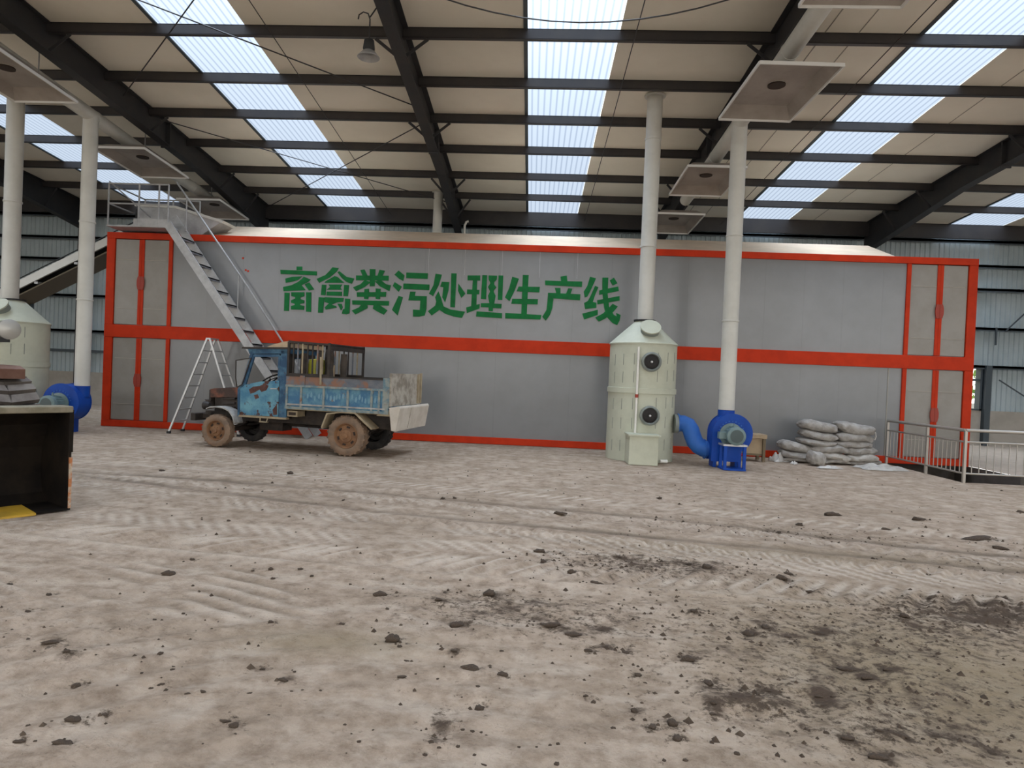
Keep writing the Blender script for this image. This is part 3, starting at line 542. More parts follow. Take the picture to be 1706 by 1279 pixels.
# ------------------------------------------------------------------ the red-framed container
def make_container():
    t = thing('treatment_container', (0, 14.0, 0), 'long grey two-storey container with red frame and green painted lettering', 'container')
    Y = 14.0; X0, X1 = -9.2, 8.83
    b = MB(); b.box(X0 + .03, X1 - .03, Y + .06, 17.5, 0.02, 4.12); b.build('shell', 'panel', t)
    for z0, z1 in ((4.03, 4.165), (1.92, 2.19), (0.0, .14)):
        b = MB(); b.box(X0, X1, Y - .03, Y + .1, z0, z1); b.build('frame_beam', 'red', t, bevel=.006)
    for x0, x1 in ((-9.2, -9.02), (-7.83, -7.75), (7.46, 7.54), (8.66, 8.83)):
        for z0, z1 in ((.14, 1.92), (2.19, 4.03)):
            b = MB(); b.box(x0, x1, Y - .025, Y + .1, z0, z1); b.build('frame_post', 'red', t, bevel=.006)
    for x0, x1 in ((X0, X0 + .15), (X1 - .15, X1)):
        b = MB(); b.box(x0, x1, 17.4, 17.55, 0, 4.165); b.build('frame_post', 'red', t)
    for z0, z1 in ((.14, 1.92), (2.19, 4.03)):
        b = MB(); x = -7.75; i = 0
        while x < 7.45:
            x2 = min(x + .777, 7.46)
            b.box(x + .0006, x2 - .0006, Y + .012, Y + .07, z0, z1); x = x2
        b.build('wall_panel', 'panel', t)
        for a, c, m_ in ((-9.02, -7.83, -8.43), (7.54, 8.66, 8.115)):
            for l0, l1, inner in ((a, m_, 1), (m_, c, -1)):
                d = MB(); d.box(l0 + .012, l1 - .012, Y + .005, Y + .05, z0 + .015, z1 - .015); dr = d.build('door', 'door_panel', t)
                s0 = l1 - .06 if inner > 0 else l0; 
                s = MB(); s.box(s0 + .002, s0 + .058, Y - .012, Y + .05, z0 + .01, z1 - .01); s.build('door_stile', 'red', dr)
                zc = (z0 + z1) / 2 - .02
                s = MB(); s.prism([(s0 + .002, zc - .14), (s0 + .058, zc - .14), (s0 + (.058 if inner > 0 else .08), zc - .05), (s0 + (.058 if inner > 0 else .08), zc + .05), (s0 + .058, zc + .14), (s0 + .002, zc + .14), (s0 + (-.02 if inner > 0 else .002), zc + .05), (s0 + (-.02 if inner > 0 else .002), zc - .05)], Y - .035, Y - .012); s.build('latch', 'red_dark', dr)
                for zz in (z0 + .35, z1 - .45):
                    s = MB(); s.box(l0 + .06, l1 - .06, Y - .002, Y + .006, zz, zz + .012); s.build('crease', 'plinth', dr)
    # pitched cream cover behind the front beam
    b = MB(); b.prism([(14.08, 4.10), (15.75, 4.73), (17.45, 4.12)], -7.3, 7.5, 'YZ'); b.build('cover', 'cream', t)
    for x in (-2.24, -1.48, -.70, .08, .86):
        b = MB(); b.box(x - .004, x + .004, Y + .004, Y + .013, 3.5, 4.03); b.build('joint_strip', 'galv', t)
    b = MB(); b.box(7.19, 7.205, Y + .002, Y + .013, .14, 1.92); b.build('joint_strip', 'seam', t)
    # small red paint drips beside the lettering
    for x, z in ((-6.22, 3.70), (-6.15, 3.45), (-6.10, 3.43)):
        b = MB(); b.lathe([(0, 0), (.022, 0), (.022, .004), (0, .004)], (x, Y + .006, z), 'Y', 8); b.build('paint_drip', 'red', t)
    for ch in GLYPHS:
        b = MB()
        for i, st in enumerate(ch):
            b.prism([(x / 1000 * 14.0 / 13.97, z / 1000 + (z / 1000 - 1.45) * .002) for x, z in st], Y - .001 - .0008 * i, Y + .013)
        b.build('painted_character', 'green', t)
make_container()

# ------------------------------------------------------------------ access stair, platform, hopper, conveyor
def make_stair():
    t = thing('staircase', (-4.6, 13.6, 0), 'steep grey metal staircase climbing the container behind the truck', 'staircase')
    yn, yf = 13.34, 13.90
    A = Vector((-4.42, 0, 0.02)); B = Vector((-7.52, 0, 4.24)); d = (B - A)
    for y, e in ((yn, 0.0), (yf, 0.12)):
        b = MB(); b.bar(A + Vector((0, y, 0)), B + d * e * .5 + Vector((0, y, 0)), .035, .16, (0, 0, 1)); b.build('stringer', 'galv', t)
    n = 16
    for i in range(1, n):
        c = A + d * (i / n)
        b = MB(); b.box(c.x - .10, c.x + .10, yn + .018, yf - .018, c.z - .012, c.z + .012); b.box(c.x + .088, c.x + .10, yn + .018, yf - .018, c.z - .04, c.z + .012)
        b.build('tread', 'galv_dark', t)
    # hand rail on the wall side
    off = Vector((-0.05, yf - .03, 0.93))
    b = MB(); b.tube([A + d * .02 + off + Vector((0, 0, -.1)), A + d * .5 + off, A + d * 1.0 + off + Vector((-.08, 0, .06))], .019, 8); b.build('handrail', 'galv', t, smooth=True)
    for u in (.27, .60, .98):
        p = A + d * u + Vector((.04, yf - .03, .05)); q = A + d * u + off; q.x = p.x; q.z = (A + d * u).z + .93 + (off.x - .04) * 4.22 / 3.1 - .01
        b = MB(); b.cyl(p, q, .015, n=8); b.build('rail_post', 'galv', t, smooth=True)
make_stair()
def make_platform():
    t = thing('access_platform', (-8.25, 14.2, 4.165), 'grey railed platform on the top left corner of the container', 'platform')
    x0, x1, y0, y1, z = -8.85, -7.58, 13.45, 14.75, 4.2
    b = MB(); b.box(-7.75 - .55, x1, y0, y1, z, z + .04); b.box(-7.75 - .55, x1, y0 - .015, y0 + .015, z - .02, z + .15); b.build('deck', 'galv', t)
    b = MB(); b.box(x0 - .1, -8.30, y0 + .1, y1, z, z + .03); b.build('deck', 'galv', t)
    P = [(x0, y0), (-8.2, y0), (x1 + .0, y0), (x1 - .2, y0), (x0, y1), (-8.2, y1), (x1, y1)]
    for x, y in P:
        b = MB(); b.cyl((x, y, z), (x, y, z + .86), .018, n=8); b.build('rail_post', 'galv', t, smooth=True)
    for zz in (.45, .86):
        for p, q in (((x0, y0), (x1, y0)), ((x0, y0), (x0, y1)), ((x0, y1), (x1, y1))):
            b = MB(); b.cyl((p[0], p[1], z + zz), (q[0], q[1], z + zz), .017, n=8); b.build('rail', 'galv', t, smooth=True)
    b = MB(); b.cyl((x0, y0, z + .9), (-8.25, y1, z + .1), .014, n=8); b.build('diagonal_strut', 'galv', t, smooth=True)
make_platform()
def make_hopper():
    t = thing('feed_hopper', (-7.9, 14.6, 4.165), 'pale grey sloping feed hopper box behind the platform rails', 'hopper')
    b = MB(); b.prism([(-8.75, 4.2), (-8.75, 4.82), (-7.9, 4.80), (-6.85, 4.52), (-7.32, 4.2)], 14.3, 14.9); b.build('box', 'galv', t, bevel=.01)
    b = MB(); b.prism([(-8.8, 4.80), (-8.8, 4.85), (-7.88, 4.83), (-6.80, 4.54), (-6.83, 4.49), (-7.9, 4.78)], 14.27, 14.93); b.build('lid', 'duct', t)
    b = MB(); b.box(-8.82, -8.75, 14.35, 14.85, 4.35, 4.75); b.build('inlet', 'black', t)
make_hopper()
def make_conveyor():
    t = thing('inclined_conveyor', (-13.2, 15.0, 0), 'inclined belt conveyor rising behind the left pipes to the container top', 'conveyor')
    A = Vector((-13.6, 0, 2.07)); B = Vector((-9.0, 0, 4.43))
    for y in (14.7, 15.5):
        b = MB(); b.bar(A + Vector((0, y, 0)), B + Vector((0, y, 0)), .05, .17, (0, 0, 1)); b.build('side_beam', 'duct', t)
    b = MB(); b.bar(A + Vector((0, 15.1, .02)), B + Vector((0, 15.1, .02)), .74, .03, (0, 0, 1)); b.build('belt', 'black', t)
    b = MB(); b.bar(A + Vector((0, 15.1, -.22)), B + Vector((0, 15.1, -.22)), .74, .03, (0, 0, 1)); b.build('underside_tray', 'brownrail', t)
    for u in (.1, .3, .5, .7, .9):
        p = A.lerp(B, u); b = MB(); b.bar(p + Vector((0, 14.68, -.15)), p + Vector((0, 15.5, -.15)), .08, .05); b.build('cross_bar', 'galv', t)
    for u in (.06, .35):
        p = A.lerp(B, u)
        for y in (14.75, 15.45):
            b = MB(); b.box(p.x - .04, p.x + .04, y - .04, y + .04, 0, p.z - .05); b.build('leg', 'girt', t)
    for y in (14.73,):
        b = MB(); b.tube([A + Vector((0, y, .16)), B + Vector((0, y, .16))], .012, 6); b.build('cable', 'black', t)
make_conveyor()

# ------------------------------------------------------------------ step ladder
def make_ladder():
    t = thing('step_ladder', (-6.6, 13.4, 0), 'open aluminium A-frame step ladder behind the truck bonnet', 'ladder')
    ya, yb = 13.12, 13.66; top = Vector((-6.52, 0, 1.93))
    for foot, nm in ((Vector((-7.22, 0, 0)), 'l'), (Vector((-5.78, 0, 0)), 'r')):
        e = 0.03 if nm == 'l' else -0.03
        for y, s_ in ((ya, 1), (yb, -1)):
            p = foot + Vector((0, y, 0.03)); q = top + Vector((-e, y + s_ * .1, 0))
            b = MB(); b.bar(p, q, .03, .035, (1, 0, 0)); r = b.build('rail', 'alu', t)
            b = MB(); b.box(p.x - .035, p.x + .035, p.y - .025, p.y + .025, 0, .045); b.build('foot', 'black', r)
        for i in range(1, 8):
            u = i / 8; c = foot.lerp(top, u) + Vector((-e * u, 0, 0))
            b = MB(); b.bar((c.x, ya + .1 * u, c.z), (c.x, yb - .1 * u, c.z), .035, .02); b.build('rung', 'alu', t)
    b = MB(); b.box(top.x - .05, top.x + .05, ya + .09, yb - .09, 1.92, 1.95); b.build('top_hinge', 'alu', t)
make_ladder()

# ------------------------------------------------------------------ scrubber towers, stacks, fans, ducts, hoods
def on_front(cx, cy, R, x):     # y on the front of a cylinder
    return cy - math.sqrt(max(0, R * R - (x - cx) ** 2))
def make_tower(cx, cy, label, H=2.13, front=True):
    t = thing('scrubber_tower', (cx, cy, 0), label, 'tower', group='gas scrubber towers')
    R = .61
    b = MB(); b.lathe([(0, 0), (R, 0), (R, H)], (cx, cy, 0), n=48); b.build('body', 'pp', t, smooth=True)
    b = MB(); b.lathe([(R, 1.22), (R + .018, 1.225), (R + .018, 1.315), (R, 1.32)], (cx, cy, 0), n=48); b.build('joint_band', 'pp', t, smooth=True)
    b = MB(); b.lathe([(R + .015, H - .02), (R + .015, H), (.17, H + .42), (.15, H + .42)], (cx, cy, 0), n=48); b.build('cone', 'pp', t, smooth=True)
    b = MB(); b.lathe([(.12, H + .42), (.2, H + .42), (.2, H + .45), (.12, H + .45)], (cx, cy, 0), n=24); b.build('flange', 'black', t, smooth=True)
    for i in range(26 if front else 0):
        a = -PI / 2 + (i - 12.5) * .115
        if i not in (3, 6, 9, 10, 15, 18, 21): continue
        for z0 in (.15, .55, .9, 1.38, 1.7):
            zz = z0 + ((i * 37) % 11) * .012
            p = (cx + (R + .001) * math.cos(a), cy + (R + .001) * math.sin(a))
            b = MB(); b.box(p[0] - .004, p[0] + .004, p[1] - .004, p[1] + .004, zz, zz + .2); b.build('weld_seam', 'seam_mark', t)
    if not front: return t
    for dx, z in ((.05, 1.79), (.06, .84)):
        x = cx + dx; y = cy - R
        b = MB(); b.lathe([(.13, .03), (.175, .03), (.175, -.05), (.145, -.07), (.13, -.05)], (x, y, z), 'Y', 28, closed=True); w_ = b.build('porthole', 'pp_dark', t, smooth=True)
        b = MB(); b.lathe([(0, -.035), (.08, -.045), (.142, -.03), (.142, .03)], (x, y, z), 'Y', 28); b.build('pane', 'glassdark', w_, smooth=True)
        b = MB(); b.lathe([(0, -.075), (.02, -.07), (.022, -.045)], (x, y, z), 'Y', 12); b.build('knob', 'alu', w_, smooth=True)
    px_ = cx - .18; py_ = cy - R - .01
    b = MB(); b.cyl((px_, py_, .5), (px_, py_, 2.05), .021, n=10); v_ = b.build('riser_pipe', 'pvc', t, smooth=True)
    b = MB(); b.cyl((px_, py_, 1.15), (px_, py_, 1.21), .03, n=10); b.build('valve', 'red_dark', v_, smooth=True)
    # round manhole lying on the cone
    n = Vector((0, -.44, .44 * 1.0)).normalized(); c = Vector((cx + .04, cy - .37, H + .21)); 
    b = MB(); b.cyl(c - n * .03, c + n * .10, .165, n=28); h_ = b.build('manhole', 'pp_dark', t, smooth=True)
    b = MB(); b.cyl(c + n * .10, c + n * .125, .185, n=28); b.build('lid', 'pp', h_, smooth=True)
    # water tank at the foot
    b = MB(); b.box(cx - .33, cx + .17, cy - 1.0, cy - .45, 0, .5); k_ = b.build('tank', 'pp', t, bevel=.008)
    b = MB(); b.box(cx - .35, cx + .20, cy - 1.03, cy - .45, .5, .525); b.build('tank_lid', 'pp', k_)
    b = MB(); b.cyl((cx + .27, cy - .66, .045), (cx + .4, cy - .63, .045), .03, n=10); b.build('drain_valve', 'pvc', t, smooth=True)
    b = MB(); b.cyl((cx + R - .05, cy - .3, .70), (cx + R + .02, cy - .3, .70), .17, n=28); b.build('inlet_flange', 'pp_dark', t, smooth=True)
    return t
make_tower(2.06, 12.65, 'grey green scrubber tower with two dark portholes beside the blue fan')
make_tower(-10.13, 12.6, 'grey green scrubber tower at the left edge behind the loader', H=2.08)
def make_stack(x, y, z0, z1, r, label, joint, flange=True):
    t = thing('vent_pipe', (x, y, z0), label, 'pipe', group='white vent pipes')
    b = MB(); b.lathe([(0, z0), (r, z0), (r, z1), (0, z1)], (x, y, 0), n=28); b.build('pipe', 'duct', t, smooth=True)
    for z in joint:
        b = MB(); b.lathe([(r, z), (r + .012, z + .004), (r + .012, z + .035), (r, z + .04)], (x, y, 0), n=28); b.build('joint_ring', 'duct', t, smooth=True)
    if flange:
        b = MB(); b.lathe([(r, z1 - .03), (r + .05, z1 - .03), (r + .05, z1 - .012), (r, z1 - .012)], (x, y, 0), n=28); b.build('roof_collar', 'duct', t, smooth=True)
    return t
make_stack(2.07, 12.65, 2.58, zp(12.65) + .10, .142, 'white vent pipe rising from the scrubber tower to the roof', (3.92, 5.9))
make_stack(-10.22, 12.6, 2.53, zp(12.6) + .10, .150, 'white vent pipe on the left scrubber tower, leftmost tall pipe', (4.4,))
make_stack(-2.72, 18.2, 0.0, zp(18.2) + .10, .125, 'short visible white pipe rising behind the container near the mid rafter', (5.2,))
t = thing('vent_pole', (-1.97, 18.2, 0), 'thin white pole with bent tip behind the container', 'pole')
b = MB(); b.tube([(-1.97, 18.2, 0), (-1.97, 18.2, 5.45), (-1.93, 18.2, 5.55), (-1.87, 18.2, 5.57)], .03, 8); b.build('pole', 'duct', t, smooth=True)

def make_fan(cx, yf, cz, R, th, label, pipe_x, pipe_y):
    t = thing('blower_fan', (cx, yf, 0), label, 'fan', group='blue blower fans')
    # scroll casing: round disc with the straight outlet side
    poly = [(cx + R * math.cos(a), cz + R * math.sin(a)) for a in [(-62 + i * 242 / 40) * PI / 180 for i in range(41)]]
    poly += [(cx - R, .12), (cx - R * .55, .12)]
    b = MB(); b.prism(poly, yf, yf + th); b.build('casing', 'blue', t, bevel=.008)
    for y in (yf - .012, yf + th):
        p2 = [(cx + (u - cx) * 1.03, cz + (v - cz) * 1.03) for u, v in poly]
        b = MB(); b.prism(p2, y, y + .012); b.build('casing_rim', 'blue', t)
    b = MB(); b.cyl((pipe_x, pipe_y, cz + R * .3), (pipe_x, pipe_y, cz + R + (.06 if pipe_x > 0 else -.03)), .142, n=24); b.build('outlet', 'blue', t, smooth=True)
    for i in range(14):
        a = (10 + i * 15.5) * PI / 180
        b = MB(); b.lathe([(0, -.01), (.012, -.01), (.012, 0)], (cx - .02 + R * .64 * math.cos(a), yf - .012, cz + R * .64 * math.sin(a)), 'Y', 8); b.build('bolt', 'blue_light', t)
    mx, mz, mr = cx - .03, cz - .02, .142
    b = MB(); b.lathe([(0, 0), (.20, 0), (.20, -.02), (.14, -.03), (mr, -.05), (mr, -.25), (mr + .015, -.25), (mr + .015, -.33), (mr * .9, -.35), (0, -.35)], (mx, yf - .012, mz), 'Y', 28)
    for i in range(20):
        a = i * 2 * PI / 20; c = Vector((mx + (mr + .006) * math.cos(a), 0, mz + (mr + .006) * math.sin(a)))
        b.box(c.x - .005, c.x + .005, yf - .25, yf - .07, c.z - .005, c.z + .005)
    mo = b.build('motor', 'motor', t, smooth=True)
    b = MB(); b.lathe([(0, -.356), (mr * .78, -.352), (mr * .78, -.34)], (mx, yf - .012, mz), 'Y', 24); b.build('fan_cover', 'motor_dark', mo, smooth=True)
    b = MB(); b.box(mx - .26, mx - .10, yf - .24, yf - .12, mz - .06, mz + .055); b.build('terminal_box', 'motor', mo, bevel=.006)
    b = MB(); b.prism([(mx - .03, mz + mr - .01), (mx + .03, mz + mr - .01), (mx, mz + mr + .07)], yf - .2, yf - .17); b.build('lifting_eye', 'motor', mo)
    # stand
    zt = mz - mr - .03
    b = MB(); b.box(mx - .21, mx + .19, yf - .34, yf - .02, zt, zt + .03); b.build('stand_top', 'alu', t)
    for x in (mx - .17, mx + .15):
        for y in (yf - .32, yf - .06):
            b = MB(); b.box(x - .025, x + .025, y - .02, y + .02, 0, zt); b.build('leg', 'blue', t)
    b = MB(); b.box(mx - .14, mx + .12, yf - .10, yf - .08, .12, zt); b.build('back_plate', 'blue', t)
    b = MB(); b.box(mx - .2, mx + .18, yf - .35, yf + .02, 0.0, .03); b.build('base_plate', 'blue', t)
    for x in (cx - R + .06, cx + R * .3):
        b = MB(); b.box(x - .03, x + .03, yf + .03, yf + th - .03, 0, .16 if x < cx - .2 else cz - R * .9); b.build('leg', 'blue', t)
    return t
make_fan(3.53, 11.88, .60, .335, .32, 'blue blower fan with grey motor beside the scrubber tower', 3.47, 12.1)
make_fan(-8.92, 12.33, .58, .35, .36, 'blue blower fan at left behind the loader bucket', -8.7, 12.6)
t = thing('intake_duct', (3.0, 12.3, 0), 'curved blue S-shaped duct between the scrubber tower and the fan', 'duct')
P = [(2.68, 12.35, .71), (2.78, 12.33, .71), (2.86, 12.3, .68), (2.91, 12.28, .60), (2.94, 12.26, .50), (2.98, 12.24, .40), (3.05, 12.22, .32), (3.13, 12.2, .285), (3.2, 12.2, .28)]
b = MB(); b.tube(P, .15, 20); b.build('pipe', 'blue_light', t, smooth=True)
for p, q in ((P[0], (2.70, 12.35, .71)), ((3.135, 12.2, .28), (3.155, 12.2, .28))):
    b = MB(); b.cyl(p, q, .175, n=24); b.build('flange', 'blue_light', t, smooth=True)

def make_duct(x, y0, y1, zc, riser_y, riser_z, label, hl, hangers):
    zd = lambda y: zc - .07 * (y - 12.1)
    t = thing('extract_duct', (x, 12.1, riser_z), label, 'duct', group='white extract ducts')
    b = MB(); b.tube([(x, y0, zd(y0)), (x, y1, zd(y1))], .13, 24); b.build('run', 'duct', t, smooth=True)
    b = MB(); b.tube([(x, riser_y, riser_z), (x, riser_y, zd(riser_y))], .135, 24); b.build('riser', 'duct', t, smooth=True)
    for z in (2.55, 4.05):
        b = MB(); b.lathe([(.135, z), (.145, z + .004), (.145, z + .03), (.135, z + .034)], (x, riser_y, 0), n=24); b.build('joint_ring', 'duct', t, smooth=True)
    y = y0 + .6
    while y < y1:
        b = MB(); b.tube([(x, y, zd(y)), (x, y + .03, zd(y + .03))], .137, 24); b.build('joint_ring', 'duct', t, smooth=True); y += 1.9
    for y in hangers:
        b = MB(); b.cyl((x + .16, y, zd(y) - .1), (x + .16, y, zd(y) + .62), .011, n=6); h_ = b.build('hanger', 'galv', t)
        b = MB(); b.tube([(x - .17, y, zd(y) - .12), (x + .18, y, zd(y) - .12)], .012, 6); b.build('cradle', 'galv', h_)
    return zd
def make_hood(x, y, z, wx, wy, label, duct_z, tilt=0.0, rz=0.0):
    """shallow inverted pan open to below, hung from the duct; round mouth in its middle"""
    t = thing('capture_hood', (x, y, z), label, 'hood', rz=rz, group='extraction hoods under the ducts')
    ax, ay = wx / 2, wy / 2; dp = .14; s = .74
    lo = [(-ax, -ay, 0), (ax, -ay, 0), (ax, ay, 0), (-ax, ay, 0)]; hi = [(-ax * s, -ay * s, dp), (ax * s, -ay * s, dp), (ax * s, ay * s, dp), (-ax * s, ay * s, dp)]
    th = .012
    lo2 = [(u * 1.01, v * 1.01, w_) for u, v, w_ in lo]; hi2 = [(u, v, w_ + th) for u, v, w_ in hi]
    R = Matrix.Rotation(tilt, 4, 'X')
    vs = [R @ Vector(v) for v in lo + hi + lo2 + hi2]
    fs = [(4, 5, 6, 7), (12, 13, 14, 15)]
    for i in range(4):
        j = (i + 1) % 4
        fs += [(i, j, 4 + j, 4 + i), (8 + i, 8 + j, 12 + j, 12 + i), (i, j, 8 + j, 8 + i)]
    b = MB(); b.add(vs, fs); b.build('canopy', 'hood', t, world=False)
    for i in range(4):
        j = (i + 1) % 4
        b = MB(); b.bar(R @ Vector(lo[i]), R @ Vector(lo[j]), .02, .045); b.build('rim', 'hood_rim', t, world=False)
    b = MB(); b.lathe([(0, dp - .02), (.125, dp - .02), (.125, dp + .0)], (0, 0, 0), n=24); b.build('mouth', 'dark_hole', t, world=False)
    b = MB(); b.lathe([(.125, dp), (.125, duct_z - z)], (0, 0, 0), n=24); b.build('neck', 'duct', t, world=False, smooth=True)
zr = make_duct(3.47, 3.5, 16.2, 6.05, 12.1, 1.0, 'white extract duct on the right with a riser from the blue fan', 'R', (8.0, 11.7, 14.6))
zl = make_duct(-8.70, 4.5, 17.4, 6.16, 12.6, .90, 'white extract duct on the left running under the left rafter', 'L', (11.0, 14.15, 17.2))
for y, z, lb, rz in ((6.95, 5.80, 'hood on the right duct cut off by the top edge of the photo', 0), (10.1, 5.72, 'large grey hood on the right duct, nearest one with crumpled sheet', .03),
                 (14.05, 5.58, 'grey hood on the right duct, the middle one behind the riser', 0), (17.15, 5.42, 'farthest small grey hood on the right duct above the container', 0)):
    make_hood(3.40, y, z, 1.12, 1.75, lb, zr(y) - .132, -.05, rz)
for y, z, lb in ((10.2, 5.82, 'large grey hood at the upper left corner of the photo'), (14.1, 5.68, 'grey hood on the left duct, the middle one beside the riser'), (17.4, 5.50, 'farthest grey hood at the end of the left duct near the stair top')):
    make_hood(-8.45 if y < 12 else -8.55, y, z, 1.12, 1.75, lb, zl(y) - .132, -.05)
# high bay lamp
t = thing('high_bay_lamp', (-2.5, 9.5, 5.9), 'small dark high bay lamp hanging beside the mid rafter', 'lamp')
b = MB(); b.lathe([(0, 6.13), (.07, 6.12), (.085, 6.0), (.07, 5.97)], (-2.5, 9.5, 0), n=20); b.build('housing', 'black', t, smooth=True)
b = MB(); b.lathe([(.06, 5.98), (.09, 5.96), (.16, 5.88), (.155, 5.875), (.085, 5.95)], (-2.5, 9.5, 0), n=24); b.build('reflector', 'galv', t, smooth=True)
b = MB(); b.tube([(-2.5, 9.5, 6.12), (-2.5, 9.5, 6.42), (-2.53, 9.5, 6.5), (-2.60, 9.5, 6.52), (-2.66, 9.5, 6.48), (-2.67, 9.5, 6.42)], .01, 6); b.build('hook', 'steel_dark', t, smooth=True)
b = MB(); b.tube([(-2.5, 9.5, 6.45), (-2.4, 9.5, 6.6), (-2.3, 9.5, 6.75)], .01, 6); b.build('cable', 'steel_dark', t, smooth=True)

# ------------------------------------------------------------------ the old tipper truck (built in its own space: x to the rear, y away, z up)
def make_wheel(t, x, y0, y1, r, tyre, rim, lugs, dish):
    """tyre between y0 (outer face) and y1"""
    wd = y1 - y0; yc = (y0 + y1) / 2; s = 1 if dish else -1
    prof = [(r * .60, -wd * .42), (r * .68, -wd * .5), (r * .86, -wd * .5), (r * .96, -wd * .40), (r * .985, -wd * .2), (r * .985, wd * .2), (r * .96, wd * .40), (r * .86, wd * .5), (r * .68, wd * .5), (r * .60, wd * .42)]
    b = MB(); b.lathe(prof, (x, yc, r), 'Y', 44, closed=True)
    for i in range(lugs):
        for sd in (-1, 1):
            a = 2 * PI * (i + (.25 if sd > 0 else -.25)) / lugs
            m = Matrix.Translation((x, yc, r)) @ Matrix.Rotation(a, 4, 'Y') @ Matrix.Translation((r * .975, sd * wd * .24, 0)) @ Matrix.Rotation(sd * .5, 4, 'X')
            b.box(-.012, .010 if r > .3 else .006, -wd * .22, wd * .22, -r * .045, r * .045, m)
    w_ = b.build('wheel', tyre, t, world=False, smooth=True)
    yo = y0 if dish else y1
    d = lambda v: v * (1 if dish else -1)
    b = MB(); b.lathe([(r * .62, d(.01)), (r * .60, d(.0)), (r * .56, d(.02)), (r * .52, d(.05)), (r * .34, d(.035)), (r * .30, d(.01)), (r * .14, d(.005)), (r * .12, d(-.02)), (0, d(-.025))], (x, yo, r), 'Y', 36)
    q = b.build('rim', rim, w_, world=False, smooth=True)
    if dish:
        for i in range(6):
            b = MB(); a = i * PI / 3 + .3; c = (x + r * .43 * math.cos(a), r + r * .43 * math.sin(a))
            m = Matrix.Translation((c[0], yo + .037, c[1])) @ Matrix.Rotation(-a, 4, 'Y')
            b.box(-r * .045, r * .045, -.004, .004, -r * .085, r * .085, m); b.build('hand_hole', 'dark_hole', w_, world=False)
        b = MB()
        for i in range(6):
            a = i * PI / 3; b.lathe([(0, -.012), (.012, -.012), (.012, .005)], (x + r * .21 * math.cos(a), yo + .008, r + r * .21 * math.sin(a)), 'Y', 6)
        b.build('nut_ring', rim, w_, world=False)
def make_truck():
    t = thing('tipper_truck', (-5.399, 11.307, 0), 'battered small blue tipper truck with rusty cab, parked before the container', 'truck', rz=-0.1658)
    def part(b, n, m, p=None, **k): return b.build(n, m, p or t, world=False, **k)
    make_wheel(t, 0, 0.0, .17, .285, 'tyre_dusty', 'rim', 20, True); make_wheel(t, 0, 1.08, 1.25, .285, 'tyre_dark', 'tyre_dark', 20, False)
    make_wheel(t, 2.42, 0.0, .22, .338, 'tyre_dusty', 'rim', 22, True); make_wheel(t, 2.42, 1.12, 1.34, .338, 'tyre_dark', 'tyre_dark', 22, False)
    for x, r in ((0, .285), (2.42, .338)):
        b = MB(); b.cyl((x, .12, r), (x, 1.2, r), .05, n=12)
        if x: b.lathe([(0, -.16), (.13, -.1), (.15, 0), (.13, .1), (0, .16)], (x, .66, r), 'Y', 16)
        part(b, 'axle', 't_dark', smooth=True)
    b = MB(); b.box(-.42, 3.18, .30, .38, .46, .60); b.box(-.42, 3.18, .90, .98, .46, .60)
    for x in (-.3, .6, 1.4, 2.0, 3.0): b.box(x, x + .08, .30, .98, .47, .58)
    b.box(1.55, 3.18, .28, 1.04, .56, .70); part(b, 'chassis', 't_dark')
    for x in (0, 2.42):
        for y in (.34, .94): b = MB(); b.prism([(x - .38, .46), (x - .2, .38), (x, .345), (x + .2, .38), (x + .38, .46), (x + .38, .43), (x + .2, .34), (x, .30), (x - .2, .34), (x - .38, .43)], y - .03, y + .03); part(b, 'leaf_spring', 't_dark')
    b = MB(); b.cyl((.7, .64, .42), (2.3, .64, .40), .035, n=10); b.box(.55, 1.0, .48, .8, .30, .52); part(b, 'gearbox', 't_dark')
    b = MB(); b.box(-.56, -.46, .08, 1.22, .43, .56); b.box(-.50, -.3, .28, .38, .46, .55); b.box(-.50, -.3, .9, 1.0, .46, .55); part(b, 'bumper', 't_dark', bevel=.012)
    # engine bay and bonnet
    b = MB(); b.box(-.24, .30, .30, 1.0, .60, .90); b.box(-.10, .25, .26, .36, .68, .84); b.cyl((-.27, .65, .72), (-.20, .65, .72), .17, n=20)
    for z in (.66, .74, .82): b.cyl((-.05, .27, z), (.2, .25, z + .02), .022, n=8)
    part(b, 'engine', 't_dark', smooth=True)
    b = MB(); b.prism([(-.30, .84), (.36, .86), (.36, 1.02), (.30, 1.035), (-.22, .995), (-.30, .97)], .24, .27); b.prism([(-.30, .84), (.36, .86), (.36, 1.02), (.30, 1.035), (-.22, .995), (-.30, .97)], 1.03, 1.06)
    b.prism([(-.30, .955), (-.22, .985), (.30, 1.025), (.36, 1.01), (.36, 1.03), (.30, 1.045), (-.22, 1.005), (-.31, .98)], .24, 1.06); part(b, 'bonnet', 't_hood', bevel=.006)
    b = MB(); b.box(-.33, -.29, .26, 1.04, .68, .97)
    for i in range(7): b.box(-.345, -.33, .3, 1.0, .70 + i * .037, .718 + i * .037)
    b.prism([(-.40, .80), (-.30, .78), (-.24, .66), (-.32, .66)], .24, .34); part(b, 'grille', 't_dark')
    for y in (.16, 1.14):
        b = MB(); b.lathe([(0, -.36), (.07, -.35), (.075, -.30), (.05, -.24), (0, -.23)], (0, y, .70), 'X', 18); part(b, 'headlamp', 't_dark', smooth=True)
    for y0, y1 in ((.01, .26), (1.0, 1.25)):
        pts = [(-.20, .665), (-.13, .695), (.0, .705), (.13, .695), (.24, .65), (.32, .56), (.36, .44)]
        b = MB(); b.prism(pts + [(u - .012, v - .022) for u, v in reversed(pts)], y0, y1); part(b, 'front_fender', 't_fender' if y0 < .5 else 't_dark')
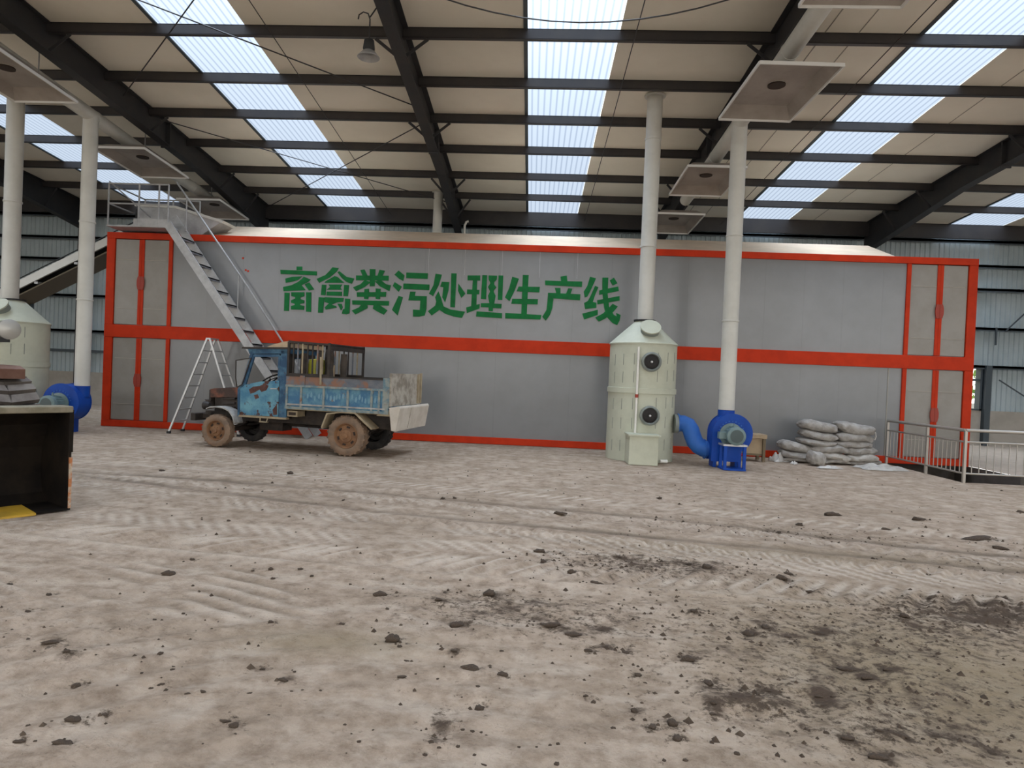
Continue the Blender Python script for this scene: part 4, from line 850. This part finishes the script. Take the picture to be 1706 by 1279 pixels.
    # cab
    def side(y0, y1, near):
        b = MB(); b.prism([(.44, .58), (1.165, .585), (1.165, 1.20), (.80, 1.165), (.52, 1.10), (.43, 1.03)], y0, y1); d = part(b, 'door', 't_blue', bevel=.006)
        b = MB(); 
        for p, q in (((.50, 1.09), (.655, 1.60)), ((.655, 1.60), (1.15, 1.62)), ((1.15, 1.62), (1.15, 1.18))): b.bar((p[0], (y0 + y1) / 2, p[1]), (q[0], (y0 + y1) / 2, q[1]), y1 - y0, .035, (0, 1, 0))
        part(b, 'window_frame', 't_bluedark', d)
        if near:
            for k_, pl in enumerate(([(.60, 1.02), (.68, 1.075), (.80, 1.09), (.90, 1.14), (.97, 1.10), (.93, 1.02), (.84, .99), (.80, 1.03), (.70, .97), (.63, .95)], [(.70, .93), (.77, .95), (.80, .89), (.73, .86)], [(1.06, .70), (1.14, .80), (1.15, .62), (1.08, .61)])):
                b = MB(); b.prism(pl, y0 - .002, y0 + .004); part(b, 'rust_patch', 't_rust', d)
            b = MB(); b.bar((1.02, y0 - .02, 1.055), (1.14, y0 - .02, 1.06), .015, .02); part(b, 'door_handle', 'alu', d)
            b = MB(); Q = [(.375, 1.05), (.345, 1.22), (.34, 1.51), (.625, 1.56), (.47, 1.10)]
            for p, q in zip(Q, Q[1:] + Q[:1]): b.bar((p[0], y0 - .01, p[1]), (q[0], y0 - .01, q[1]), .014, .018, (0, 1, 0))
            w_ = part(b, 'quarter_window', 't_dark')
            b = MB(); b.prism([(.38, 1.06), (.35, 1.22), (.345, 1.505), (.62, 1.555), (.468, 1.11)], y0 - .012, y0 - .009); part(b, 'pane', 'glass', w_)
        b = MB(); b.prism([(1.175, .57), (1.315, .57), (1.315, 1.72), (1.175, 1.70)], y0, y1); part(b, 'rear_pillar', 't_bluedark', bevel=.005)
        b = MB(); b.prism([(.40, .56), (.43, .56), (.43, 1.02), (.495, 1.10), (.65, 1.63), (.60, 1.64), (.455, 1.12), (.38, 1.02)], y0, y1 + (.02 if near else 0)); part(b, 'front_pillar', 't_bluedark')
        b = MB(); b.prism([(.42, .545), (1.32, .545), (1.32, .58), (.42, .58)], y0, y1 + .05); part(b, 'sill', 't_tan')
    side(.03, .075, True); side(1.215, 1.26, False)
    b = MB(); b.prism([(.58, 1.63), (1.32, 1.66), (1.32, 1.74), (.55, 1.715)], .03, 1.26); part(b, 'cab_header', 't_bluedark')
    b = MB(); b.prism([(.45, 1.715), (1.33, 1.735), (1.33, 1.765), (.46, 1.745)], .0, 1.29); ro = part(b, 'cab_roof', 't_dark')
    b = MB(); vs = []
    b.prism([(.90, 1.75), (1.33, 1.76), (1.33, 1.87), (1.24, 1.86), (1.02, 1.80)], .02, 1.27); part(b, 'roof_board', 't_roof', ro)
    b = MB(); b.box(1.27, 1.315, .07, 1.22, .58, 1.2); b.box(1.27, 1.315, .07, .25, 1.2, 1.66); b.box(1.27, 1.315, 1.05, 1.22, 1.2, 1.66); b.box(1.27, 1.315, .07, 1.22, 1.60, 1.68); part(b, 'cab_back', 't_dark')
    b = MB(); b.box(.38, .42, .06, 1.22, .56, 1.04); b.prism([(.40, 1.0), (.58, 1.06), (.56, .90), (.42, .86)], .08, 1.2); part(b, 'dashboard', 't_dark')
    b = MB(); b.box(.42, 1.28, .06, 1.22, .545, .575); part(b, 'cab_floor', 't_dark')
    b = MB(); b.box(.80, 1.22, .14, 1.15, .75, .90); b.box(1.12, 1.24, .14, 1.15, .88, 1.12); part(b, 'seat', 'black', bevel=.02)
    b = MB(); n = Vector((.55, 0, -.84)); c = Vector((.80, .36, 1.20)); e1 = Vector((0, 1, 0)); e2 = n.cross(e1).normalized()
    b.tube([c + (e1 * math.cos(a) + e2 * math.sin(a)) * .165 for a in [i * 2 * PI / 24 for i in range(25)]], .013, 8)
    for a in (.5, 2.6, 4.7): b.bar(c, c + (e1 * math.cos(a) + e2 * math.sin(a)) * .16, .014, .014)
    b.cyl(c, c + Vector((-.30, 0, -.32)), .018, n=8); part(b, 'steering_wheel', 'black', smooth=True)
    b = MB(); b.tube([(.84, .02, .55), (.85, .0, .485), (.97, .0, .485), (.98, .02, .55)], .012, 8); b.box(.84, .98, -.02, .05, .478, .492); part(b, 'step', 't_tan')
    b = MB(); b.box(1.33, 1.52, .04, .3, .60, .70); bx = part(b, 'tool_box', 't_tan')
    b = MB(); b.box(1.36, 1.49, .034, .042, .625, .675); part(b, 'opening', 'dark_hole', bx)
    # tipping bed
    b = MB(); b.box(1.32, 3.16, .02, 1.42, .72, .77); part(b, 'bed_floor', 't_tan')
    for y0, y1, nm in ((.0, .035, 'n'), (1.405, 1.44, 'f')):
        b = MB(); b.box(1.31, 3.14, y0, y1, .76, 1.115); p = part(b, 'side_board', 't_bed')
        o_ = -.016 if nm == 'n' else .035
        for x in (1.335, 1.60, 2.01, 2.44, 2.86, 2.99):
            b = MB(); b.box(x - .018, x + .018, y0 + o_, y0 + o_ + .018, .765, 1.11); part(b, 'rib', 't_rail', p)
        b = MB(); b.box(1.31, 3.14, y0 + o_ - .004, y0 + o_ + .022, .735, .775); part(b, 'bottom_rail', 't_rail', p)
        b = MB(); b.box(1.34, 3.10, y0 + o_ - .002, y0 + o_ + .018, .80, .825); part(b, 'pale_rail', 't_fender', p)
        b = MB(); b.box(1.31, 3.14, y0 + o_ - .006, y0 + o_ + .026, 1.105, 1.14); part(b, 'mid_rail', 't_rail', p)
        if nm == 'n':
            r_ = random.Random(5)
            for g0, g1 in ((1.70, 1.98), (2.06, 2.38), (2.5, 2.82), (2.9, 2.96)):
                x = g0; b = MB()
                while x < g1:
                    z = .93 + r_.uniform(-.03, .03); q = r_.uniform(.02, .045)
                    b.prism([(x, z), (x + q * .6, z - .02), (x + q, z + .03), (x + q * .7, z + .08), (x + q * .1, z + .06)], -.0025, 0); x += .05 + r_.uniform(0, .02)
                part(b, 'faded_paint', 'whitepaint', p)
        b = MB(); b.box(1.31, 3.12, y0, y1, 1.14, 1.285); part(b, 'plank', 't_plank')
        b = MB(); b.box(1.31, 3.14, y0 - .01, y1 + .01, 1.28, 1.305); part(b, 'top_rail', 't_dark')
        b = MB(); b.box(3.05, 3.16, y0 - .014, y1 + .02, .73, 1.32); part(b, 'end_post', 't_rail')
    b = MB(); b.box(1.57, 1.66, -.014, 0, 1.12, 1.30); part(b, 'clamp', 't_plank')
    b = MB(); b.box(1.31, 1.345, .03, 1.41, .77, 1.3); part(b, 'front_board', 't_plank')
    b = MB(); b.box(3.15, 3.19, .0, 1.46, .86, 1.40); g = part(b, 'rear_board', 't_gate')
    b = MB(); b.box(3.185, 3.215, 1.26, 1.34, .88, 1.40); b.box(3.185, 3.215, 1.40, 1.46, .88, 1.42); part(b, 'board_post', 't_tan', g)
    b = MB(); b.prism([(3.17, .84), (3.34, .875), (3.36, .84), (3.30, .46), (3.22, .47)], -.02, 1.48); f_ = part(b, 'hanging_flap', 't_flap', bevel=.008)
    b = MB(); b.bar((3.362, .52, .83), (3.303, .52, .49), .012, .012); part(b, 'crease', 't_gate', f_)
    for y in (.0, 1.42):
        b = MB(); b.cyl((3.16, y, .82), (3.30, y, .80), .02, n=10); part(b, 'hinge', 't_dark', smooth=True)
    b = MB(); b.prism([(2.95, .70), (3.20, .70), (3.20, .80), (3.05, .80)], .0, .03); part(b, 'gusset', 't_tan')
    for y0, y1 in ((-.03, .26), (1.10, 1.40)):
        pts = [(1.99, .46), (2.08, .70), (2.34, .735), (2.60, .735), (2.76, .60), (2.90, .49)]
        b = MB(); b.prism(pts + [(u + (.02 if u < 2.3 else -.02), v - .022) for u, v in reversed(pts)], y0, y1); part(b, 'rear_fender', 't_tan')
    # slatted cage behind the cab
    b = MB()
    for y in (.02, 1.40):
        for x in (1.33, 2.07): b.box(x - .018, x + .018, y - .018, y + .018, 1.29, 1.86)
        b.bar((1.33, y, 1.86), (2.07, y, 1.83), .03, .035); b.bar((1.33, y, 1.32), (2.07, y, 1.32), .03, .03)
    for x, z in ((1.33, 1.86), (2.07, 1.83)): b.box(x - .02, x + .02, .02, 1.40, z - .02, z + .02)
    c_ = part(b, 'cage_frame', 't_dark')
    for y in (.02, 1.40):
        for i, x in enumerate((1.42, 1.50, 1.585, 1.68, 1.77, 1.86, 1.95)):
            b = MB(); b.box(x - .011, x + .011, y - .009, y + .009, 1.31, 1.85 - (x - 1.33) * .04); part(b, 'cage_bar', ('t_dark', 't_plank', 't_tan', 't_dark')[i % 4], c_)
    b = MB(); b.box(2.045, 2.09, .0, 1.42, 1.74, 1.83); part(b, 'cage_board', 't_dark', c_)
    b = MB(); b.bar((1.94, -.02, 1.62), (1.955, -.03, 1.16), .025, .02); part(b, 'hook_bar', 't_tan', c_)
    return t
truck = make_truck()
TW = world_of(truck)
def in_truck(b): b.v = [TW @ v for v in b.v]; return b
t = thing('plastic_drum', TW @ Vector((1.60, .55, .77)), 'yellow plastic drum behind the slats of the truck cage', 'drum', rz=-0.1658)
b = MB(); b.lathe([(0, .77), (.17, .77), (.18, .9), (.18, 1.45), (.15, 1.58), (0, 1.6)], (1.60, .55, 0), n=24); in_truck(b).build('body', 'yellow', t, smooth=True)
b = MB(); b.lathe([(.05, 1.59), (.05, 1.65), (0, 1.65)], (1.60, .55, 0), n=14); in_truck(b).build('cap', 'whitepaint', t, smooth=True)
for i, (x, y, r, h, lb) in enumerate(((1.86, .45, .075, 1.76, 'dark rolled tarpaulin standing in the truck cage beside the drum'), (1.99, .75, .06, 1.70, 'thinner dark rolled tarpaulin at the rear corner of the truck cage'), (1.76, .30, .06, 1.73, 'dark tarpaulin roll right beside the drum, close to the near slats'), (1.43, .35, .055, 1.68, 'short dark tarpaulin roll nearest the truck cab inside the cage'))):
    b = MB(); pr = [(0, .77)] + [(r * (1 + .12 * math.sin(k * 1.9 + i)), .77 + (h - .77) * k / 9) for k in range(10)] + [(0, h)]
    b.lathe(pr, (x, y, 0), n=16); tag(in_truck(b).build('rolled_tarpaulin', 'tarp', smooth=True), lb, 'tarpaulin')
b = MB(); b.box(1.40, 1.56, .85, 1.30, .77, 1.50); tag(in_truck(b).build('plywood_sheet', 'tan_wood', bevel=.01), 'upright tan boards stacked deep inside the truck cage', 'boards')

# ------------------------------------------------------------------ sacks by the container
def sack_mesh(L, W, H, seed, sag=.0):
    r_ = random.Random(seed); nu, nv = 26, 18; vs = []; fs = []
    ph = [r_.uniform(0, 6) for _ in range(6)]
    se = lambda c, e: math.copysign(abs(c) ** e, c)
    for i in range(nu + 1):
        th = -PI / 2 + PI * i / nu
        for j in range(nv):
            a = 2 * PI * j / nv
            x = se(math.sin(th), .55); k = abs(math.cos(th)) ** .42
            y = se(math.cos(a), .7) * k * (1 - .10 * x * x); z = se(math.sin(a), .85) * k * (1 - .30 * x ** 4)
            bump = 1 + .07 * math.sin(5 * x + ph[0] + 2 * a) + .05 * math.sin(9 * x - 3 * a + ph[1]) + .03 * math.sin(14 * x + 5 * a + ph[2])
            vs.append((x * L / 2 * (1 + .02 * math.sin(3 * a + ph[3])), y * W / 2 * bump, z * H / 2 * bump - sag * x * x * H + .02 * math.sin(2.5 * x + ph[4])))
    for i in range(nu):
        for j in range(nv): fs.append((i * nv + j, i * nv + (j + 1) % nv, (i + 1) * nv + (j + 1) % nv, (i + 1) * nv + j))
    b = MB(); b.add(vs, fs)
    return b
SACKS = [  # x0, x1, z0, z1, y, tilt, yaw, label
    (5.27, 5.96, .60, .81, 13.45, 3, 2, 'topmost grey sack of the left tall stack'), (5.96, 6.66, .58, .81, 13.45, 9, -3, 'topmost grey sack of the right tall stack, sloping down to the right'),
    (5.28, 5.95, .45, .62, 13.43, 4, -3, 'second sack from the top in the left tall stack'), (5.93, 6.63, .43, .61, 13.44, 7, 3, 'second sack from the top in the right tall stack'),
    (5.24, 5.93, .33, .47, 13.42, 2, 2, 'third sack from the top in the left tall stack'), (5.92, 6.62, .31, .47, 13.45, 4, -2, 'third sack from the top in the right tall stack'),
    (4.88, 5.46, .19, .39, 13.40, 6, 4, 'upper sack of the low left end of the sack pile'), (5.44, 6.18, .19, .36, 13.42, 2, -2, 'middle sack of the pile just above the lower row'),
    (6.14, 6.70, .19, .36, 13.44, 2, 3, 'fourth sack from the top at the right end of the pile'), (4.90, 5.45, .07, .22, 13.38, 5, -4, 'lower sack at the left end of the pile'),
    (5.62, 6.20, .06, .22, 13.40, 1, 3, 'brownish lower sack in the middle of the pile'), (6.16, 6.72, .06, .22, 13.40, 3, -3, 'lower sack at the right end of the pile'),
    (5.50, 6.22, -.01, .10, 13.42, 0, 2, 'flattened bottom sack under the middle of the pile'), (4.92, 5.50, -.01, .10, 13.42, 0, -3, 'flattened dusty bottom sack under the left end of the pile'),
    (6.18, 6.80, -.01, .10, 13.44, 0, 3, 'flattened bottom sack under the right end of the pile'),
]
for i, (x0, x1, z0, z1, y, ti, ya, lb) in enumerate(SACKS):
    b = sack_mesh(x1 - x0 + .03, .46, z1 - z0, i + 1)
    o = b.build('sack', 'sack' if i not in (10, 11) else 'sack_pale', smooth=True)
    o.location = ((x0 + x1) / 2, y, (z0 + z1) / 2); o.rotation_euler = (0, math.radians(ti), math.radians(ya))
    tag(o, lb, 'sack', 'grey sacks piled by the container')
    if i == 1:
        b = MB(); b.tube([(.33, 0, .0), (.40, -.02, .0), (.42, -.03, -.07), (.40, -.03, -.14)], [.02, .014, .016, .022], 7); b.build('tied_corner', 'sack_pale', o, world=False, smooth=True)
o = sack_mesh(.30, .30, .27, 41).build('sack', 'sack', smooth=True); o.location = (5.40, 12.93, .133); o.rotation_euler = (0, 0, .2)
tag(o, 'small squat sack standing upright in front of the pile', 'sack', 'grey sacks piled by the container')
def crumple(L, W, H, seed, nm, m, loc, rz, lb, cat):
    r_ = random.Random(seed); n = 14; vs = []; fs = []
    ph = [r_.uniform(0, 6) for _ in range(4)]
    for k in (0, 1):
        for i in range(n + 1):
            for j in range(n + 1):
                u, v = 2 * i / n - 1, 2 * j / n - 1
                rr = max(0, 1 - max(abs(u), abs(v)) ** 3)
                z = H * rr * (.55 + .3 * math.sin(4 * u + 3 * v + ph[0]) + .2 * math.sin(7 * v - 5 * u + ph[1])) + .004
                w_ = 1 + .12 * math.sin(5 * u + ph[2])
                vs.append((u * L / 2 * (1 + .1 * math.sin(4 * v + ph[3])), v * W / 2 * w_, z if k else .0))
    m_ = (n + 1) ** 2
    for k in (0, 1):
        for i in range(n):
            for j in range(n):
                a = k * m_ + i * (n + 1) + j; fs.append((a, a + 1, a + n + 2, a + n + 1))
    ring = [i * (n + 1) for i in range(n + 1)] + [n * (n + 1) + j for j in range(1, n + 1)] + [i * (n + 1) + n for i in range(n - 1, -1, -1)] + [j for j in range(n - 1, 0, -1)]
    for a, c in zip(ring, ring[1:] + ring[:1]): fs.append((a, c, c + m_, a + m_))
    b = MB(); b.add(vs, fs); o = b.build(nm, m, smooth=True); o.location = loc; o.rotation_euler = (0, 0, rz)
    return tag(o, lb, cat)
crumple(.78, .5, .10, 3, 'empty_sack', 'sack_pale', (6.55, 12.86, 0), .15, 'flat empty sack lying on the floor at the right foot of the pile', 'sack')
crumple(.32, .25, .20, 5, 'plastic_film', 'plastic_white', (4.88, 13.35, 0), .3, 'crumpled white plastic film between the crate and the sacks', 'plastic film')
crumple(.42, .10, .05, 8, 'cloth_strip', 'plastic_white', (5.50, 12.55, 0), .1, 'thin white strip of cloth on the floor before the small sack', 'rag')
crumple(.13, .10, .06, 9, 'plastic_scrap', 'plastic_white', (5.03, 12.98, 0), .5, 'small pale plastic scrap on the floor left of the small sack', 'scrap')

# ------------------------------------------------------------------ wooden crate behind the fan
t = thing('wooden_crate', (4.33, 13.25, 0), 'tan wooden crate on short legs behind the blue fan', 'crate')
b = MB(); b.box(4.14, 4.51, 13.12, 13.45, .13, .44); b.build('box', 'tan_wood', t)
b = MB(); b.box(4.10, 4.54, 13.07, 13.49, .44, .52); b.build('lid', 'tan_wood', t, bevel=.006)
for x in (4.13, 4.49):
    for y in (13.10, 13.44):
        b = MB(); b.box(x - .02, x + .03, y - .02, y + .03, 0, .46); b.build('leg', 'wood_dark', t)
b = MB(); b.box(4.14, 4.51, 13.11, 13.13, .11, .15); b.build('skirt', 'wood_dark', t)

# ------------------------------------------------------------------ railings round the pit
def make_railing(segs, posts, m, label, zt=.86):
    t = thing('pit_railing', (posts[0][0], posts[0][1], 0), label, 'railing', group=None)
    for x, y in posts:
        b = MB(); b.box(x - .02, x + .02, y - .02, y + .02, -.025, zt); b.build('post', m, t)
    for p, q in segs:
        p = Vector((*p, 0)); q = Vector((*q, 0)); L_ = (q - p).length; d = (q - p) / L_
        for z, r, nm in ((zt, .028, 'top_rail'), (zt - .19, .016, 'mid_rail'), (.15, .016, 'bottom_rail')):
            b = MB(); b.cyl(p + Vector((0, 0, z)), q + Vector((0, 0, z)), r, n=10); b.build(nm, m, t, smooth=True)
        n = int(L_ / .115)
        for i in range(1, n):
            c = p + d * (L_ * i / n); b = MB(); b.cyl(c + Vector((0, 0, .15)), c + Vector((0, 0, zt - .19)), .009, n=6); b.build('baluster', m, t, smooth=True)
    return t
make_railing([((7.16, 13.85), (7.16, 11.44)), ((7.16, 11.44), (12.9, 11.44))], [(7.16, 13.85), (7.16, 12.5), (7.16, 11.44), (8.97, 11.44), (10.9, 11.44), (12.9, 11.44)], 'stainless', 'shiny stainless railing round the pit in front of the container end')
make_railing([((9.06, 12.76), (12.95, 12.76))], [(9.06, 12.76), (11.0, 12.76), (12.95, 12.76)], 'brownrail', 'dull brown railing on the far side of the pit, right edge of photo')

# ------------------------------------------------------------------ wheel loader at the left edge (own space: x forward, y to its far side)
def make_loader():
    t = thing('wheel_loader', (-6.5, 6.0, 0), 'wheel loader at the left edge with blackened bucket facing right', 'loader', rz=-0.585)
    def part(b, n, m, p=None, **k): return b.build(n, m, p or t, world=False, **k)
    y0, y1 = -1.25, 1.318; xl = 1.755
    prof = [(xl, .02), (xl - .45, .02), (xl - .58, .10), (xl - .64, .30), (xl - .62, .55), (xl - .50, .78), (xl - .28, .92), (xl - .02, .95)]
    outer = [(u - .035 * (1 if i > 1 else 0), v + (-.02 if i < 2 else 0) + (.03 if i > 5 else 0)) for i, (u, v) in enumerate(prof)]
    b = MB(); b.prism(prof + list(reversed(outer)), y0, y1, 'XZ'); bu = part(b, 'bucket', 'bucket')
    for ya in (y0, y1 - .03):
        b = MB(); b.prism(prof, ya, ya + .03, 'XZ'); part(b, 'side_plate', 'bucket', bu)
        b = MB(); b.box(xl - .02, xl + .006, ya + .008, ya + .034, .02, .50); part(b, 'side_edge', 'orange', bu)
        b = MB(); b.box(xl - .03, xl + .006, ya - .002, ya + .036, .55, .95); part(b, 'side_edge', 'bucket', bu)
    b = MB(); b.box(xl - .22, xl + .01, y0, y1, .925, .985); part(b, 'top_rim', 'bucket_rim', bu, bevel=.01)
    b = MB(); b.prism([(xl - .30, .022), (xl + .05, .0), (xl + .05, .02), (xl - .30, .045)], y0 + .02, y1 - .30); part(b, 'cutting_edge', 'loader_yellow', bu)
    b = MB(); b.prism([(xl - .60, .16), (xl - .55, .08), (xl - .40, .045), (xl - .56, .24)], y0 + .02, y1 - .95); part(b, 'worn_patch', 'loader_yellow', bu)
    # tyres
    for x, ys in ((.28, (.88, -1.38)), (-2.2, (.88, -1.38))):
        for ya in ys:
            r = .605; wd = .5; yc = ya + wd / 2
            pr = [(r * .5, -wd * .42), (r * .6, -wd * .5), (r * .84, -wd * .5), (r * .95, -wd * .42), (r * .965, 0), (r * .95, wd * .42), (r * .84, wd * .5), (r * .6, wd * .5), (r * .5, wd * .42)]
            b = MB(); b.lathe(pr, (x, yc, r * .985), 'Y', 48, closed=True); w_ = part(b, 'wheel', 'tyre_dark', smooth=True); b = MB()
            for i in range(26):
                for sd in (-1, 1):
                    a = 2 * PI * i / 26
                    m = Matrix.Translation((x, yc, r)) @ Matrix.Rotation(a, 4, 'Y') @ Matrix.Translation((r * .975, sd * wd * .245, 0)) @ Matrix.Rotation(sd * .16, 4, 'X')
                    b.box(-.03, .03, -wd * .26, wd * .26, -.048, .048, m)
            part(b, 'tread', 'tyre_big', w_)
            b = MB(); b.lathe([(0, -.18), (r * .4, -.2), (r * .52, -.22), (r * .52, .22), (r * .4, .2), (0, .18)], (x, yc, r), 'Y', 28); part(b, 'rim', 'loader_yellow', w_, smooth=True)
        b = MB(); b.cyl((x, -1.0, .6), (x, 1.0, .6), .12, n=14); part(b, 'axle', 't_dark', smooth=True)
    b = MB(); b.prism([(-.35, 1.20), (-.20, 1.22), (.45, 1.22), (.60, 1.20), (.60, 1.30), (.45, 1.335), (-.22, 1.335), (-.38, 1.25)], .86, 1.30); fe = part(b, 'fender', 'brown_plate')
    b = MB(); b.prism([(-.35, 1.22), (-.20, 1.30), (.55, 1.30), (.78, 1.20), (.78, 1.23), (.57, 1.345), (-.22, 1.345), (-.38, 1.25)], -1.36, -.86); part(b, 'fender', 'brown_plate')
    # headlamp on a stalk, mirror above
    b = MB(); b.tube([(.12, 1.08, 1.33), (.16, 1.10, 1.6), (.20, 1.12, 2.12)], .02, 8); st = part(b, 'lamp_stalk', 'black', smooth=True)
    b = MB(); b.lathe([(0, -.12), (.06, -.11), (.10, -.02), (.10, .03), (.085, .04)], (.42, 1.19, 1.71), 'X', 22); part(b, 'headlamp_shell', 'black', st, smooth=True)
    b = MB(); b.lathe([(.10, .0), (.106, .02), (.106, .05), (.08, .06), (0, .07)], (.42, 1.19, 1.71), 'X', 22); part(b, 'headlamp_lens', 'chrome', st, smooth=True)
    b = MB(); b.box(.14, .46, 1.09, 1.2, 1.575, 1.625); part(b, 'lamp_bracket', 'black', st)
    b = MB(); b.lathe([(0, -.04), (.10, -.03), (.11, 0), (.10, .03), (0, .035)], (.20, 1.06, 2.12), 'X', 20); part(b, 'mirror', 'black', st, smooth=True)
    # arms, frame, cab, engine hood (mostly outside the frame)
    for y in (-.42, .42):
        b = MB(); b.prism([(-.15, 1.25), (.10, 1.38), (.95, .70), (1.22, .42), (1.15, .28), (.85, .48), (.1, 1.05)], y - .05, y + .05); part(b, 'lift_arm', 'loader_yellow')
    b = MB(); b.box(-.6, .5, -.4, .4, .45, 1.0); b.box(-3.0, -.8, -.45, .45, .5, 1.05); b.cyl((-.72, 0, .4), (-.72, 0, 1.1), .12, n=14); part(b, 'frame', 'loader_yellow')
    b = MB(); b.box(-3.1, -1.75, -.55, .55, 1.05, 1.75); part(b, 'engine_hood', 'loader_yellow', bevel=.05)
    b = MB()
    for x in (-1.7, -.55):
        for y in (-.55, .55): b.box(x - .04, x + .04, y - .04, y + .04, 1.0, 2.65)
    b.box(-1.74, -.51, -.59, .59, 1.0, 1.2); b.box(-1.8, -.45, -.62, .62, 2.6, 2.72); ca = part(b, 'cab', 'loader_yellow')
    
    for q in ((-1.66, -.59, -.555, -.545), (-1.66, -.59, .545, .555), (-.555, -.545, -.51, .51)):
        b = MB(); b.box(*q, 1.2, 2.6); part(b, 'window', 'glass', ca)
    b = MB(); b.box(-1.5, -1.0, -.3, .3, 1.2, 1.35); b.box(-1.55, -1.45, -.3, .3, 1.35, 1.9); part(b, 'seat', 'black', ca, bevel=.03)
make_loader()

# ------------------------------------------------------------------ clods of manure on the floor
def clod_mesh(seed):
    bm = bmesh.new(); bmesh.ops.create_icosphere(bm, subdivisions=2, radius=.5)
    r_ = random.Random(seed); ph = [r_.uniform(0, 6) for _ in range(6)]
    for v in bm.verts:
        n = v.co.normalized()
        k = 1 + .22 * math.sin(4.1 * n.x + ph[0]) * math.sin(3.3 * n.y + ph[1]) + .16 * math.sin(7 * n.z + 5 * n.x + ph[2]) + .12 * math.sin(9 * n.y - 6 * n.x + ph[3])
        v.co *= k
        if v.co.z < -.12: v.co.z = -.12
    me = bpy.data.meshes.new('clod'); bm.to_mesh(me); bm.free(); me.materials.append(M['clod'])
    for p in me.polygons: p.use_smooth = True
    return me
CM = [clod_mesh(i) for i in range(8)]
rc = random.Random(2)
for i, (x, y, sx, sy) in enumerate(CLODS):
    o = bpy.data.objects.new('manure_clod', CM[i % 8]); COL.objects.link(o)
    x, y, sx, sy = x / 1000, y / 1000, sx / 1000 * .95, max(sy / 1000 * .55, sx / 1000 * .4)
    z = float(relief(np.array([x]), np.array([y]))[0]); h = min(.65 * min(sx, sy), .06)
    o.location = (x, y, z + h * .10); o.scale = (sx, sy, h); o.rotation_euler = (0, 0, rc.uniform(-.5, .5))
    tag(o, 'dark brown clod of dried manure lying on the pale dirt floor', 'clod', 'manure clods on the floor')
def crumbs():
    r_ = np.random.default_rng(9); n = 48000
    x = r_.uniform(-6, 7, n); y = r_.uniform(2.2, 11, n) ** 1.0
    p = np.clip(stain_of(x, y) * .75 + .022, 0, .9) * (vnoise(x, y, 2.2, 31) > .42)
    k = r_.random(n) < p * .6; k &= (x > -3.9) | (y > 8.5); x, y = x[k], y[k]; z = relief(x, y); b = MB()
    for a, c, d in zip(x, y, z):
        s = rc.uniform(.005, .015) * (1.6 if rc.random() < .12 else 1); e = s * rc.uniform(.6, 1.2); t_ = rc.uniform(0, 3)
        ca, sa = math.cos(t_) * s, math.sin(t_) * s
        b.add([(a + ca, c + sa, d), (a - sa, c + ca, d), (a - ca, c - sa, d), (a + sa, c - ca, d), (a, c, d + e)], [(0, 1, 4), (1, 2, 4), (2, 3, 4), (3, 0, 4)])
    o = b.build('manure_crumbs', 'clod'); tag(o, 'scattered dark manure crumbs over the dirt floor', 'crumbs', kind='stuff')
crumbs()
